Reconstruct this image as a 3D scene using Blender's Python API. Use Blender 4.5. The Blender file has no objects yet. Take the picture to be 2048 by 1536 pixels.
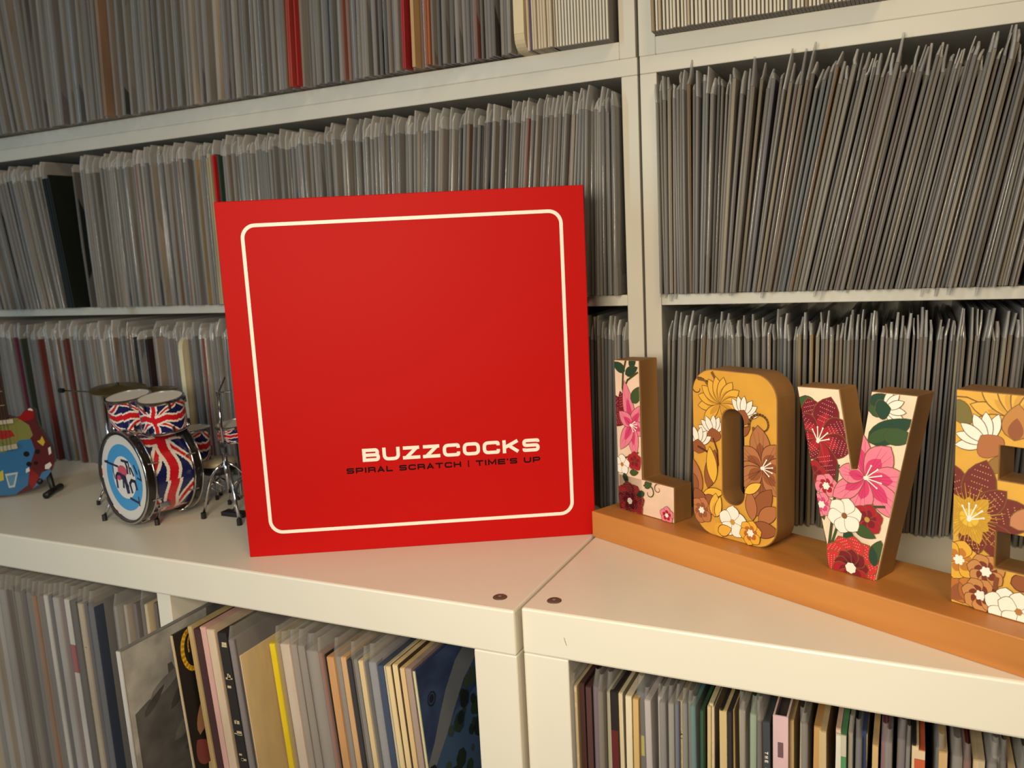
import bpy, math, random
from mathutils import Vector, Matrix
random.seed(7)
SC = bpy.context.scene
COL = SC.collection
PI = math.pi

# ------------------------------------------------------------------ camera
CAM = Vector((0.2636, -0.535, 0.2661))
YAW, PITCH, ROLL, FPX = -0.4457, -0.1581, -0.0503, 1695.97
_f = Vector((math.sin(YAW)*math.cos(PITCH), math.cos(YAW)*math.cos(PITCH), math.sin(PITCH)))
_r = _f.cross(Vector((0, 0, 1))).normalized()
_u = _r.cross(_f)
CR = math.cos(ROLL)*_r + math.sin(ROLL)*_u
CU = -math.sin(ROLL)*_r + math.cos(ROLL)*_u
cam = bpy.data.cameras.new('camera')
cam.sensor_fit = 'HORIZONTAL'; cam.sensor_width = 36.0; cam.lens = FPX*36.0/2048.0
cam.clip_start = 0.01
cam.dof.use_dof = True; cam.dof.focus_distance = 0.67; cam.dof.aperture_fstop = 11.0
camo = bpy.data.objects.new('camera', cam); COL.objects.link(camo)
camo.matrix_world = Matrix(((CR.x, CU.x, -_f.x, CAM.x), (CR.y, CU.y, -_f.y, CAM.y), (CR.z, CU.z, -_f.z, CAM.z), (0, 0, 0, 1)))
SC.camera = camo
SC.cycles.transparent_max_bounces = 8
SC.cycles.max_bounces = 7; SC.cycles.glossy_bounces = 3; SC.cycles.diffuse_bounces = 4

# ------------------------------------------------------------------ world, lights, exposure
w = bpy.data.worlds.new('world'); SC.world = w; w.use_nodes = True
w.node_tree.nodes['Background'].inputs[0].default_value = (1.0, 0.84, 0.64, 1)
w.node_tree.nodes['Background'].inputs[1].default_value = 0.07

def area(name, loc, target, sx, sy, color, power):
    l = bpy.data.lights.new(name, 'AREA'); l.shape = 'RECTANGLE'; l.size = sx; l.size_y = sy
    l.color = color; l.energy = power
    o = bpy.data.objects.new(name, l); COL.objects.link(o)
    o.location = loc
    o.rotation_euler = (Vector(target)-Vector(loc)).to_track_quat('-Z', 'Y').to_euler()
    return o
area('warm_room_lamp', (0.12, -0.70, 0.34), (0.1, 0.1, 0.05), 0.26, 0.26, (1.0, 0.86, 0.63), 7.2)
area('daylight_window', (-1.3, -2.0, 0.50), (-0.3, 0.2, 0.2), 0.15, 1.7, (0.52, 0.80, 1.0), 13)
area('worktop_fill_light', (0.70, -0.70, 1.45), (0.4, 0.0, 0.0), 0.40, 0.40, (1.0, 0.72, 0.40), 6.5)  # added warm fill from above, no known source, brightens worktop and top faces

SC.view_settings.view_transform = 'Standard'
try: SC.view_settings.look = 'None'
except Exception: pass
SC.view_settings.gamma = 1.0
SC.view_settings.use_curve_mapping = False
SC.view_settings.exposure = 0.0

# ------------------------------------------------------------------ pixel -> real plane helpers (measured positions)
def ray(x, y):
    return _f + CR*((x-1024)/FPX) - CU*((y-768)/FPX)
def onZ(x, y, z=0.0):
    d = ray(x, y); return CAM + d*((z-CAM.z)/d.z)
def onY(x, y, Y=0.0):
    d = ray(x, y); return CAM + d*((Y-CAM.y)/d.y)
def onP(x, y, P, n):
    d = ray(x, y); return CAM + d*((Vector(P)-CAM).dot(n)/d.dot(n))

# ------------------------------------------------------------------ materials
def s2l(c):
    c = c/255.0
    return c/12.92 if c <= 0.04045 else ((c+0.055)/1.055)**2.4
def rgb(r, g, b): return (s2l(r), s2l(g), s2l(b), 1.0)
MATS = {}
def mat(name, color=(0.8, 0.8, 0.8, 1), rough=0.5, metal=0.0, alpha=1.0, attr=False, coat=0.0, noise=None, bump=0.0, spec=0.5):
    if name in MATS: return MATS[name]
    m = bpy.data.materials.new(name); m.use_nodes = True
    nt = m.node_tree; b = nt.nodes['Principled BSDF']
    b.inputs['Base Color'].default_value = color
    b.inputs['Roughness'].default_value = rough
    b.inputs['Metallic'].default_value = metal
    b.inputs['Alpha'].default_value = alpha
    b.inputs['Coat Weight'].default_value = coat
    b.inputs['Coat Roughness'].default_value = 0.14
    b.inputs['Specular IOR Level'].default_value = spec
    if attr:
        a = nt.nodes.new('ShaderNodeAttribute'); a.attribute_name = 'Col'
        src = a.outputs['Color']
        if noise:
            tc = nt.nodes.new('ShaderNodeTexCoord'); n = nt.nodes.new('ShaderNodeTexNoise')
            mp = nt.nodes.new('ShaderNodeMapping'); mp.inputs['Scale'].default_value = noise[1]
            n.inputs['Scale'].default_value = noise[0]; n.inputs['Detail'].default_value = 4
            nt.links.new(tc.outputs['Object'], mp.inputs[0]); nt.links.new(mp.outputs[0], n.inputs['Vector'])
            mr = nt.nodes.new('ShaderNodeMapRange')
            mr.inputs['From Min'].default_value = 0.3; mr.inputs['From Max'].default_value = 0.7
            mr.inputs['To Min'].default_value = noise[2]; mr.inputs['To Max'].default_value = noise[3]
            nt.links.new(n.outputs['Fac'], mr.inputs[0])
            mx = nt.nodes.new('ShaderNodeMix'); mx.data_type = 'RGBA'; mx.blend_type = 'MULTIPLY'
            mx.inputs[0].default_value = 1.0
            nt.links.new(src, mx.inputs[6]); nt.links.new(mr.outputs[0], mx.inputs[7])
            src = mx.outputs[2]
        nt.links.new(src, b.inputs['Base Color'])
        if alpha < 1.0: nt.links.new(a.outputs['Alpha'], b.inputs['Alpha'])
    elif noise:
        # noise = (scale, mapping scale, color A, color B)
        tc = nt.nodes.new('ShaderNodeTexCoord'); n = nt.nodes.new('ShaderNodeTexNoise')
        mp = nt.nodes.new('ShaderNodeMapping'); mp.inputs['Scale'].default_value = noise[1]
        n.inputs['Scale'].default_value = noise[0]; n.inputs['Detail'].default_value = 5
        n.inputs['Distortion'].default_value = 0.4
        nt.links.new(tc.outputs['Object'], mp.inputs[0]); nt.links.new(mp.outputs[0], n.inputs['Vector'])
        cr = nt.nodes.new('ShaderNodeValToRGB')
        cr.color_ramp.elements[0].position = 0.32; cr.color_ramp.elements[1].position = 0.68
        cr.color_ramp.elements[0].color = noise[2]; cr.color_ramp.elements[1].color = noise[3]
        nt.links.new(n.outputs['Fac'], cr.inputs[0]); nt.links.new(cr.outputs[0], b.inputs['Base Color'])
        if bump:
            bp = nt.nodes.new('ShaderNodeBump'); bp.inputs['Strength'].default_value = bump
            bp.inputs['Distance'].default_value = 0.0005
            nt.links.new(n.outputs['Fac'], bp.inputs['Height']); nt.links.new(bp.outputs[0], b.inputs['Normal'])
    MATS[name] = m
    return m

M_WHITE = mat('white_laminate', noise=(3.0, (1, 1, 1), rgb(226, 221, 208), rgb(232, 227, 214)), rough=0.33)
M_WHITE2 = mat('white_shelf_paint', noise=(6.0, (1, 1, 1), rgb(196, 193, 183), rgb(206, 203, 193)), rough=0.45)
M_PLASTIC = mat('cloudy_plastic', attr=True, rough=0.30, alpha=0.42)
M_PLASTIC_SHINY = mat('glossy_plastic', attr=True, rough=0.10, alpha=0.45, coat=0.5)
M_PLASTIC_CREASED = mat('creased_plastic', attr=True, rough=0.15, alpha=0.45, coat=1.0, spec=1.0)
M_PLASTIC_CLEAR = mat('clear_plastic', rgb(180, 176, 170), rough=0.18, alpha=0.26)
M_CARD = mat('printed_card', attr=True, rough=0.6, noise=(30.0, (1, 1, 0.25), 0.72, 1.12))
M_PRINT = mat('flat_print', attr=True, rough=0.5)
M_GLOSSPRINT = mat('lacquered_print', attr=True, rough=0.16, coat=0.6)
M_RED = mat('red_box_card', noise=(900.0, (1, 1, 1), rgb(181, 9, 7), rgb(187, 11, 9)), rough=0.55, spec=0.12)
M_BOXWHITE = mat('box_white_ink', rgb(240, 232, 220), rough=0.5)
M_BOXBLACK = mat('box_dark_ink', rgb(26, 5, 5), rough=0.6, spec=0.1)
M_WOOD = mat('letter_wood', noise=(14.0, (1.0, 1.0, 0.18), rgb(112, 76, 38), rgb(158, 114, 62)), rough=0.55, bump=0.25)
M_BASEWOOD = mat('base_wood', noise=(16.0, (0.1, 1.6, 3.0), rgb(176, 110, 48), rgb(206, 140, 70)), rough=0.42, bump=0.12)
M_CHROME = mat('chrome', rgb(200, 200, 205), rough=0.14, metal=1.0)
M_BLACK = mat('black_rubber', rgb(18, 17, 17), rough=0.45)
M_DARKHOOP = mat('dark_lacquer_hoop', rgb(28, 24, 22), rough=0.25, coat=0.4)
M_BRASS = mat('aged_brass', rgb(120, 104, 62), rough=0.35, metal=0.85)
M_DRUMHEAD = mat('drum_skin', rgb(214, 210, 204), rough=0.45)
M_CAP = mat('brown_screw_cap', rgb(92, 72, 62), rough=0.5)
M_CAPMARK = mat('grey_cap_mark', rgb(140, 126, 116), rough=0.5)
M_WALL = mat('painted_wall', noise=(4.0, (1, 1, 1), rgb(150, 145, 135), rgb(156, 151, 141)), rough=0.9)
M_FLOOR = mat('floor_boards', noise=(5.0, (0.4, 6, 1), rgb(120, 86, 54), rgb(150, 110, 72)), rough=0.5)

# ------------------------------------------------------------------ mesh builder
class MB:
    def __init__(s): s.v = []; s.f = []; s.c = []; s.m = []
    def add(s, verts, faces, color=(1, 1, 1, 1), mi=0):
        o = len(s.v); s.v += [tuple(p) for p in verts]
        for fc in faces:
            s.f.append(tuple(i+o for i in fc)); s.c.append(color); s.m.append(mi)
        return s
    def box(s, x0, x1, y0, y1, z0, z1, color=(1, 1, 1, 1), mi=0, M=None):
        v = [Vector(p) for p in ((x0, y0, z0), (x1, y0, z0), (x1, y1, z0), (x0, y1, z0), (x0, y0, z1), (x1, y0, z1), (x1, y1, z1), (x0, y1, z1))]
        if M is not None: v = [M @ p for p in v]
        return s.add(v, ((0, 3, 2, 1), (4, 5, 6, 7), (0, 1, 5, 4), (1, 2, 6, 5), (2, 3, 7, 6), (3, 0, 4, 7)), color, mi)
    def tube(s, pts, r, n=8, color=(1, 1, 1, 1), mi=0, caps=True):
        pts = [Vector(p) for p in pts]; rs = r if isinstance(r, (list, tuple)) else [r]*len(pts)
        rings = []
        prev = None
        for i, p in enumerate(pts):
            d = (pts[min(i+1, len(pts)-1)]-pts[max(i-1, 0)]).normalized()
            if prev is None:
                a = Vector((0, 0, 1)) if abs(d.z) < 0.9 else Vector((1, 0, 0))
                e1 = d.cross(a).normalized()
            else:
                e1 = (prev - d*prev.dot(d)).normalized()
            prev = e1; e2 = d.cross(e1)
            rings.append([p+(e1*math.cos(2*PI*k/n)+e2*math.sin(2*PI*k/n))*rs[i] for k in range(n)])
        v = [q for rg in rings for q in rg]; f = []
        for i in range(len(rings)-1):
            for k in range(n):
                k2 = (k+1) % n
                f.append((i*n+k, i*n+k2, (i+1)*n+k2, (i+1)*n+k))
        if caps:
            f.append(tuple(range(n-1, -1, -1))); f.append(tuple((len(rings)-1)*n+k for k in range(n)))
        return s.add(v, f, color, mi)
    def lathe(s, prof, n=40, M=None, color=(1, 1, 1, 1), mi=0, cap0=False, cap1=False):
        # prof: (radius, axial) ; axis local z, then M
        v = []; f = []
        for (r, z) in prof:
            for k in range(n):
                p = Vector((r*math.cos(2*PI*k/n), r*math.sin(2*PI*k/n), z)); v.append(M @ p if M is not None else p)
        for i in range(len(prof)-1):
            for k in range(n):
                k2 = (k+1) % n; f.append((i*n+k, i*n+k2, (i+1)*n+k2, (i+1)*n+k))
        if cap0: f.append(tuple(range(n-1, -1, -1)))
        if cap1: f.append(tuple((len(prof)-1)*n+k for k in range(n)))
        return s.add(v, f, color, mi)
    def prism(s, poly, to3, d0, d1, color=(1, 1, 1, 1), mi=0):
        n = len(poly)
        v = [to3(u, w_, d0) for u, w_ in poly]+[to3(u, w_, d1) for u, w_ in poly]
        f = [tuple(range(n)), tuple(range(2*n-1, n-1, -1))]
        for i in range(n): j = (i+1) % n; f.append((i, i+n, j+n, j))
        return s.add(v, f, color, mi)
    def mesh(s, name, mats, smooth=False):
        me = bpy.data.meshes.new(name); me.from_pydata(s.v, [], s.f)
        if not isinstance(mats, (list, tuple)): mats = [mats]
        for m in mats: me.materials.append(m)
        if len(mats) > 1: me.polygons.foreach_set('material_index', s.m)
        ca = me.color_attributes.new('Col', 'FLOAT_COLOR', 'CORNER')
        buf = []
        for fc, c in zip(s.f, s.c): buf += list(c)*len(fc)
        ca.data.foreach_set('color', buf)
        if smooth: me.polygons.foreach_set('use_smooth', [True]*len(me.polygons))
        me.update()
        return me
    def build(s, name, mats, parent=None, smooth=False, bevel=0.0, angle=None):
        o = bpy.data.objects.new(name, s.mesh(name, mats, smooth)); COL.objects.link(o)
        if parent is not None: o.parent = parent
        if bevel:
            b = o.modifiers.new('bevel', 'BEVEL'); b.width = bevel; b.segments = 2; b.limit_method = 'ANGLE'
        if angle is not None and smooth:
            try: o.data.set_sharp_from_angle(angle=angle)
            except Exception: pass
        return o
def tag(o, label=None, cat=None, group=None, kind=None):
    if label: o['label'] = label
    if cat: o['category'] = cat
    if group: o['group'] = group
    if kind: o['kind'] = kind
    return o
def thing(name, label, cat, loc=(0, 0, 0), rotz=0.0, group=None):
    o = bpy.data.objects.new(name, None); COL.objects.link(o)
    o.empty_display_size = 0.02
    o.location = loc; o.rotation_euler = (0, 0, rotz)
    return tag(o, label, cat, group)
def ordinal(n):
    if 10 <= n % 100 <= 20: s = 'th'
    else: s = {1: 'st', 2: 'nd', 3: 'rd'}.get(n % 10, 'th')
    return '%d%s' % (n, s)

# ------------------------------------------------------------------ room shell
YU = 0.2637         # front plane of the wall shelves
YB = 0.440          # wall
b = MB().box(-1.6, 1.6, YB, YB+0.1, -0.78, 1.6); tag(b.build('wall_back', M_WALL), kind='structure')
b = MB().box(-1.6, 1.6, -1.6, YB, -0.80, -0.78); tag(b.build('floor', M_FLOOR), kind='structure')

# ------------------------------------------------------------------ lower cube shelf units
T = 0.0363
ZS = -0.364          # standing surface of the LP cubbies
def cube_unit(label, x0, x1, yf, dividers):
    t = thing('cube_shelf_unit', label, 'shelf unit', (x0, yf, -0.78))
    def part(name, a0, a1, b0, b1, c0, c1, bev=0.0012, m=M_WHITE):
        return MB().box(a0-x0, a1-x0, b0-yf, b1-yf, c0+0.78, c1+0.78).build(name, m, t, bevel=bev)
    part('top_panel', x0, x1, yf, 0.432, -T, 0, 0.0018)
    part('side_panel', x0, x0+T, yf+0.0008, 0.432, -0.78, -T)
    part('side_panel', x1-T, x1, yf+0.0008, 0.432, -0.78, -T)
    part('bottom_panel', x0+T, x1-T, yf+0.001, 0.432, -0.78, -0.78+T)
    cells = [x0+T]+[q for d in dividers for q in (d-0.0085, d+0.0085)]+[x1-T]
    for d in dividers: part('divider', d-0.0085, d+0.0085, yf+0.004, 0.43, -0.78+T, -T, 0.0006)
    for i in range(0, len(cells), 2): part('shelf_board', cells[i]+0.0002, cells[i+1]-0.0002, yf+0.004, 0.43, ZS-0.017, ZS, 0.0006)
    return t
UL = cube_unit('white cube shelf unit left of the worktop joint, under the red box', -1.08, 0.0, 0.0, [-0.368, -0.722])
UR = cube_unit('white cube shelf unit right of the worktop joint, under the LOVE sign', 0.0025, 1.08, 0.0072, [0.365, 0.72])
def cap(px, py, unit):
    P = onZ(px, py, 0.0)
    M = Matrix.Translation((P.x-unit.location.x, P.y-unit.location.y, 0.78))
    c = MB().lathe([(0.0001, 0.0009), (0.0047, 0.0009), (0.0055, 0.0004), (0.0057, 0.0)], 28, M).build('screw_cap', M_CAP, unit, smooth=False)
    c['label'] = 'brown plastic screw cap'
    MB().box(-0.0011, 0.0011, -0.0009, 0.0009, 0.0009, 0.0011, M=M).build('cap_mark', M_CAPMARK, c)
cap(1000, 1194.5, UL); cap(1108.5, 1201.5, UR)
P = onY(1130, 1283, 0.0072)
MB().tube([(P.x-0.0005-0.0025, -0.0001, P.z+0.78+0.003), (P.x-0.0025+0.0002, -0.0001, P.z+0.78), (P.x-0.0025+0.0012, -0.0001, P.z+0.78-0.003)], 0.00022, 6).build('scuff_mark', M_CAPMARK, UR)

# ------------------------------------------------------------------ wall shelf units
TU = 0.0158
ZA = 0.4355
ZBT, ZBB = 0.216, 0.2053
XS = 0.027
def wall_unit(label, x0, x1, z0, z1, bottom, shelf):
    t = thing('record_shelf_unit', label, 'shelf unit', (x0, YU, z0))
    def part(name, a0, a1, c0, c1, y0=0.0, y1=0.172):
        return MB().box(a0-x0, a1-x0, y0, y1, c0-z0, c1-z0).build(name, M_WHITE2, t, bevel=0.0008)
    part('top_panel', x0, x1, z1-TU, z1)
    part('side_panel', x0, x0+TU, z0, z1-TU-0.0001)
    part('side_panel', x1-TU, x1, z0, z1-TU-0.0001)
    if bottom: part('bottom_panel', x0+TU, x1-TU, z0, z0+TU)
    if shelf: part('shelf_board', x0+TU, x1-TU, ZBB, ZBT, 0.0008)
    part('back_panel', x0+TU, x1-TU, z0+0.02, z1-TU-0.001, 0.167, 0.171)
    return t
wall_unit('white two-tier record shelf behind the red box and drum kit', -1.05, XS, 0.0, ZA, False, True)
wall_unit('white two-tier record shelf behind the LOVE letters', XS+0.0023, 0.95, 0.0, ZA, False, True)
wall_unit('white upper record shelf at top left, above the drum kit', -1.05, XS-0.0012, ZA, 0.70, True, False)
wall_unit('white upper shelf at top right, holding card sleeves', XS+0.0018, 0.95, ZA, 0.70, True, False)

# ------------------------------------------------------------------ 7-inch singles
def jit(c, a=0.0):
    k = 1+random.uniform(-a, a)
    return (max(0, min(1, c[0]*k)), max(0, min(1, c[1]*k)), max(0, min(1, c[2]*k)), 1)
PAL_COOL = [((138, 134, 130), 10, 'grey'), ((120, 118, 118), 9, 'dark grey'), ((160, 154, 146), 7, 'pale grey'), ((112, 106, 116), 3, 'mauve'),
            ((184, 172, 156), 4, 'cream'), ((92, 98, 108), 3, 'slate'), ((70, 66, 66), 3, 'charcoal'), ((138, 112, 92), 3, 'brown'), ((40, 38, 40), 1, 'black'),
            ((150, 90, 76), 1, 'rust'), ((110, 116, 128), 2, 'blue-grey')]
PAL_WARM = [((132, 122, 108), 10, 'grey'), ((112, 104, 94), 9, 'dark grey'), ((146, 134, 114), 6, 'beige'), ((104, 92, 94), 3, 'mauve'),
            ((172, 156, 128), 3, 'cream'), ((86, 88, 92), 4, 'slate'), ((66, 60, 56), 4, 'charcoal'), ((120, 90, 66), 2, 'brown'), ((38, 35, 34), 2, 'black'),
            ((96, 50, 46), 1, 'maroon'), ((150, 112, 64), 1, 'ochre')]
def pick(pal):
    tot = sum(q[1] for q in pal); k = random.uniform(0, tot)
    for c, wgt, nm in pal:
        k -= wgt
        if k <= 0: return c, nm
    return pal[0][0], pal[0][2]

def sleeve_geo(mb, M, t, hs, dep, hc, flare, mi, tip=0.0, over=0.014, drop=0.0):
    """open-topped plastic envelope: rounded front fold, two side sheets"""
    hw = t/2
    lv = [0.0, hc*0.45, hc, hc+(hs-hc)*0.55, hs]
    v = []
    wob = [random.uniform(-1, 1)*0.0005 for _ in lv]
    for i, z in enumerate(lv):
        k = [0.9, 1.0, 0.95, 0.8, 0.62][i]
        fl = flare*max(0, (z-hc)/(hs-hc+1e-6))
        fy = [0.0008, 0, 0.0004, 0.0012, 0.003+random.uniform(0, 0.004)][i]
        top = i == 4
        zt = z+(tip if top else 0)
        ins = min(z, 0.0 + hs-0.008) if top else z
        c = wob[i]+fl
        v += [M @ Vector((-hw*k+c*0.3, dep, min(z, 0.197))), M @ Vector((-hw*k+c, over, min(z, 0.199) if top else z)), M @ Vector((-hw*k*0.85+c, fy+0.0022, zt)),
              M @ Vector((c, fy, zt)), M @ Vector((hw*k*0.85+c, fy+0.0022, zt)), M @ Vector((hw*k+c, over, min(z, 0.199) if top else z)), M @ Vector((hw*k+c*0.3, dep, min(z, 0.197)))]
    g = random.uniform(0.22, 0.36); al = random.uniform(0.28, 0.5)
    if drop: 
        for k in (2, 3, 4): v[k] = v[k]+Vector((0, 0, -drop))
    for i in range(4):
        gg = g if i < 2 else min(0.62, g*1.25+0.04)  # flaps above the cover coloured lighter, standing in for light they catch
        aa = al if i < 2 else min(0.85, al+0.28)
        mb.add(v, [], ()) if False else None
        f = [(i*7+k, i*7+k+1, (i+1)*7+k+1, (i+1)*7+k) for k in range(6)]
        if i == 0: o0 = len(mb.v); mb.v += [tuple(p_) for p_ in v]
        for fc in f: mb.f.append(tuple(q+o0 for q in fc)); mb.c.append((gg, gg*0.995, gg*0.99, aa)); mb.m.append(mi)

def cover_geo(mb, M, t, hc, dep, col, mi, y0=0.0035):
    mb.box(-t*0.5, t*0.5, y0, dep-0.003, 0.0012, hc, col, mi, M)

def single_M(x, y, z, lean):
    return Matrix.Translation((x, y, z)) @ Matrix.Rotation(lean, 4, 'Y')

STUFF = MB()
def fill_row(x0, x1, zb, pal, leanf, rowname, indiv, gap_h, over=(0.008, 0.02), hsr=(0.186, 0.2), specials=(), gaps=(), tipp=0.0, pitch=(0.0022, 0.0044), fromleft=True, group=None, dropp=0.0, dim=0.92, hcr=(0.172, 0.178)):
    made = []
    x = x0; n = 0
    while x < x1:
        sp = None
        for (a, bq, col, nm, th) in specials:
            if a <= x < bq: sp = (col, nm, th)
        if any(a <= x < bq for a, bq in gaps): x += 0.002; continue
        t = sp[2] if sp and sp[2] else random.uniform(*pitch)
        if sp: c, nm = sp[0], sp[1]
        else: c, nm = pick(pal)
        lean = leanf(x)+random.uniform(-0.006, 0.006)
        c = tuple(int(q*dim) for q in c); col = jit(rgb(*c), 0.12)
        ov = random.uniform(*over) if not nm.startswith('bare') else over[1]+0.003; y = YU-ov
        hs = random.uniform(*hsr)
        hc = min(hs-0.006, random.uniform(*hcr))
        # keep the top under the shelf above
        hmax = (gap_h-0.0008-abs(math.sin(lean))*t)/max(0.9, math.cos(lean))
        hs = min(hs, hmax)
        tip = random.uniform(0, tipp) if random.random() < 0.35 else 0.0
        flare = random.uniform(-1, 1)*0.0022
        mi = random.choices((1, 2, 3), (70, 16, 14))[0]
        drop = random.uniform(0.002, 0.008) if (dropp and random.random() < dropp) else 0.0
        if indiv(x):
            n += 1
            o = thing('vinyl_single', '', 'record', (x, y, zb), 0.0, group)
            made.append((o, nm))
            o.rotation_euler = (0, lean, 0)
            a = MB(); cover_geo(a, Matrix.Identity(4), t*0.8, hc, 0.178, col, 0)
            a.build('cover', M_CARD, o)
            a = MB(); sleeve_geo(a, Matrix.Identity(4), t*0.98, hs, 0.168, hc, flare, 0, tip, ov+0.002, drop)
            a.build('plastic_sleeve', (M_PLASTIC, M_PLASTIC_SHINY, M_PLASTIC_CREASED)[mi-1], o, smooth=True)
        else:
            M = single_M(x, y, zb, lean)
            cover_geo(STUFF, M, t*0.8, hc, 0.178, col, 0)
            if not nm.startswith('bare'): sleeve_geo(STUFF, M, t*0.98, hs, 0.168, hc, flare, mi, tip, ov+0.002, drop)
        x += t/math.cos(lean)
    if not fromleft: made.reverse()
    for i, (o, nm) in enumerate(made):
        o['label'] = '%s single in cloudy sleeve, %s %s the white post, %s' % (nm, ordinal(i+1), 'right of' if fromleft else 'left of', rowname)

def lerp(pts):
    def f(x):
        if x <= pts[0][0]: return pts[0][1]
        for (a, va), (b_, vb) in zip(pts, pts[1:]):
            if x <= b_: return va+(vb-va)*(x-a)/(b_-a)
        return pts[-1][1]
    return f
def sp_(px, py, col, nm, th=0.0032, lean=0.0, zb=0.0):
    P_ = onY(px, py, YU-0.012); x_ = P_.x-math.tan(lean)*(P_.z-zb)
    return (x_-0.0022, x_+0.0022, col, nm, th)
xl = XS+0.0023+TU
GA = ZA-TU-ZBT          # clear height, middle row
# middle row, right
fill_row(xl+0.0025, 0.34, ZBT, PAL_WARM, lerp([(0.05, 0.0), (0.075, 0.01), (0.10, 0.06), (0.14, 0.16), (0.18, 0.22), (0.25, 0.22), (0.34, 0.18)]),
         'tier above LOVE', lambda x: True, GA, over=(0.006, 0.020), hsr=(0.186, 0.2025), tipp=0.011, dropp=0.12, hcr=(0.174, 0.192), dim=0.9,
         specials=[(0.0725, 0.0765, (140, 108, 70), 'orange-brown', None), (0.124, 0.128, (104, 98, 116), 'lilac-grey', None), (0.20, 0.207, (80, 38, 34), 'maroon', None), (0.153, 0.158, (92, 100, 110), 'steel blue', None)],
         group='7-inch singles in the middle tier behind the letters', pitch=(0.0022, 0.0042))
fill_row(0.345, 0.80, ZBT, PAL_WARM, lambda x: 0.16, '', lambda x: False, GA, tipp=0.01)
# bottom row, right
fill_row(xl+0.004, 0.34, 0.0, PAL_WARM, lerp([(0.05, 0.03), (0.08, 0.06), (0.12, 0.0), (0.2, 0.02), (0.34, 0.07)]),
         'tier behind LOVE', lambda x: True, ZBB, over=(0.004, 0.014), hsr=(0.184, 0.2005), tipp=0.0,
         group='7-inch singles in the bottom tier behind the letters', pitch=(0.0022, 0.0042),
         specials=[(0.0935, 0.0965, (216, 206, 176), 'cream card-fronted', 0.0032), (0.17, 0.173, (190, 150, 80), 'ochre', None), (0.18, 0.182, (170, 140, 70), 'yellow-brown', None)])
fill_row(0.345, 0.90, 0.0, PAL_WARM, lambda x: 0.05, '', lambda x: False, ZBB)
# middle row, left (right-hand end as individuals)
fill_row(-0.99, -0.35, ZBT, PAL_COOL, lerp([(-0.95, -0.17), (-0.80, -0.14), (-0.745, -0.09), (-0.72, 0.0), (-0.4, 0.02)]), '', lambda x: False, GA,
         gaps=[(-0.752, -0.726)], over=(0.006, 0.018), hsr=(0.184, 0.198),
         specials=[(-0.768, -0.751, (16, 24, 20), 'bare black', None), (-0.727, -0.7235, (14, 20, 18), 'black', 0.0035), sp_(437, 340, (206, 26, 24), 'bare red', 0.0036, 0.015, ZBT), sp_(446, 340, (44, 70, 56), 'bare green', 0.0032, 0.015, ZBT), sp_(425, 340, (190, 176, 140), 'bare cream', 0.0032, 0.015, ZBT), (-0.52, -0.513, (176, 150, 100), 'tan', None)])
fill_row(-0.347, XS-TU-0.004, ZBT, PAL_COOL, lerp([(-0.35, 0.02), (-0.25, 0.05), (-0.18, 0.09), (-0.08, 0.10), (-0.045, 0.08), (-0.02, 0.03), (0.01, 0.01)]),
         'tier above red box', lambda x: True, GA, over=(0.005, 0.018), hsr=(0.184, 0.199), fromleft=False, dropp=0.1,
         specials=[(-0.055, -0.049, (196, 110, 70), 'orange', None), (-0.17, -0.165, (30, 26, 24), 'black', None), (-0.115, -0.111, (180, 160, 60), 'yellow', None), (-0.147, -0.143, (150, 60, 50), 'red', None), (-0.043, -0.030, (150, 160, 172), 'pale blue', None)],
         group='7-inch singles in the middle tier above the red box', pitch=(0.0024, 0.0044))
# bottom row, left
fill_row(-0.99, XS-TU-0.004, 0.0, PAL_COOL, lerp([(-0.95, -0.06), (-0.80, -0.05), (-0.70, -0.02), (-0.6, 0.0), (0.01, 0.02)]), '', lambda x: False, ZBB,
         over=(0.004, 0.014), hsr=(0.182, 0.199), specials=[sp_(100, 800, (128, 58, 52), 'bare red', 0.004, -0.05), sp_(38, 720, (120, 62, 84), 'bare plum', 0.0045, -0.055), sp_(56, 750, (66, 76, 60), 'bare green', 0.004, -0.055), sp_(150, 800, (116, 62, 58), 'bare red', 0.003, -0.045), sp_(205, 700, (196, 192, 184), 'bare white', 0.004, -0.02), sp_(278, 720, (40, 36, 40), 'bare black', 0.003), sp_(300, 720, (56, 36, 36), 'bare maroon', 0.003), sp_(318, 700, (176, 160, 150), 'bare cream', 0.004), sp_(342, 720, (150, 146, 160), 'bare lilac', 0.003)])
# top row, left
GT = 0.70-TU-(ZA+TU)
fill_row(-0.99, onY(1039, 50, YU-0.022).x-0.008, ZA+TU, PAL_COOL, lerp([(-0.95, -0.10), (-0.80, -0.08), (-0.76, 0.03), (-0.6, 0.06), (-0.4, 0.05), (-0.25, 0.04), (-0.1, 0.02)]), '', lambda x: False, GT,
         over=(0.010, 0.024), hsr=(0.186, 0.199), pitch=(0.0026, 0.0062), specials=[sp_(592, 100, (170, 60, 48), 'bare red', 0.0026, 0.05, ZA+TU), sp_(603, 90, (180, 40, 36), 'bare red', 0.0022, 0.05, ZA+TU), sp_(655, 30, (170, 24, 34), 'bare red', 0.004, 0.05, ZA+TU), sp_(816, 40, (176, 40, 44), 'bare red', 0.002, 0.03, ZA+TU), sp_(838, 60, (186, 150, 104), 'bare tan', 0.0045, 0.03, ZA+TU), sp_(866, 60, (160, 90, 50), 'bare orange', 0.003, 0.03, ZA+TU), sp_(215, 80, (150, 122, 100), 'bare tan', 0.006, 0.05, ZA+TU)])
so = STUFF.build('vinyl_single_row', [M_CARD, M_PLASTIC, M_PLASTIC_SHINY, M_PLASTIC_CREASED], smooth=False)
so.data.polygons.foreach_set('use_smooth', [m_ > 0 for m_ in STUFF.m])
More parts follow.
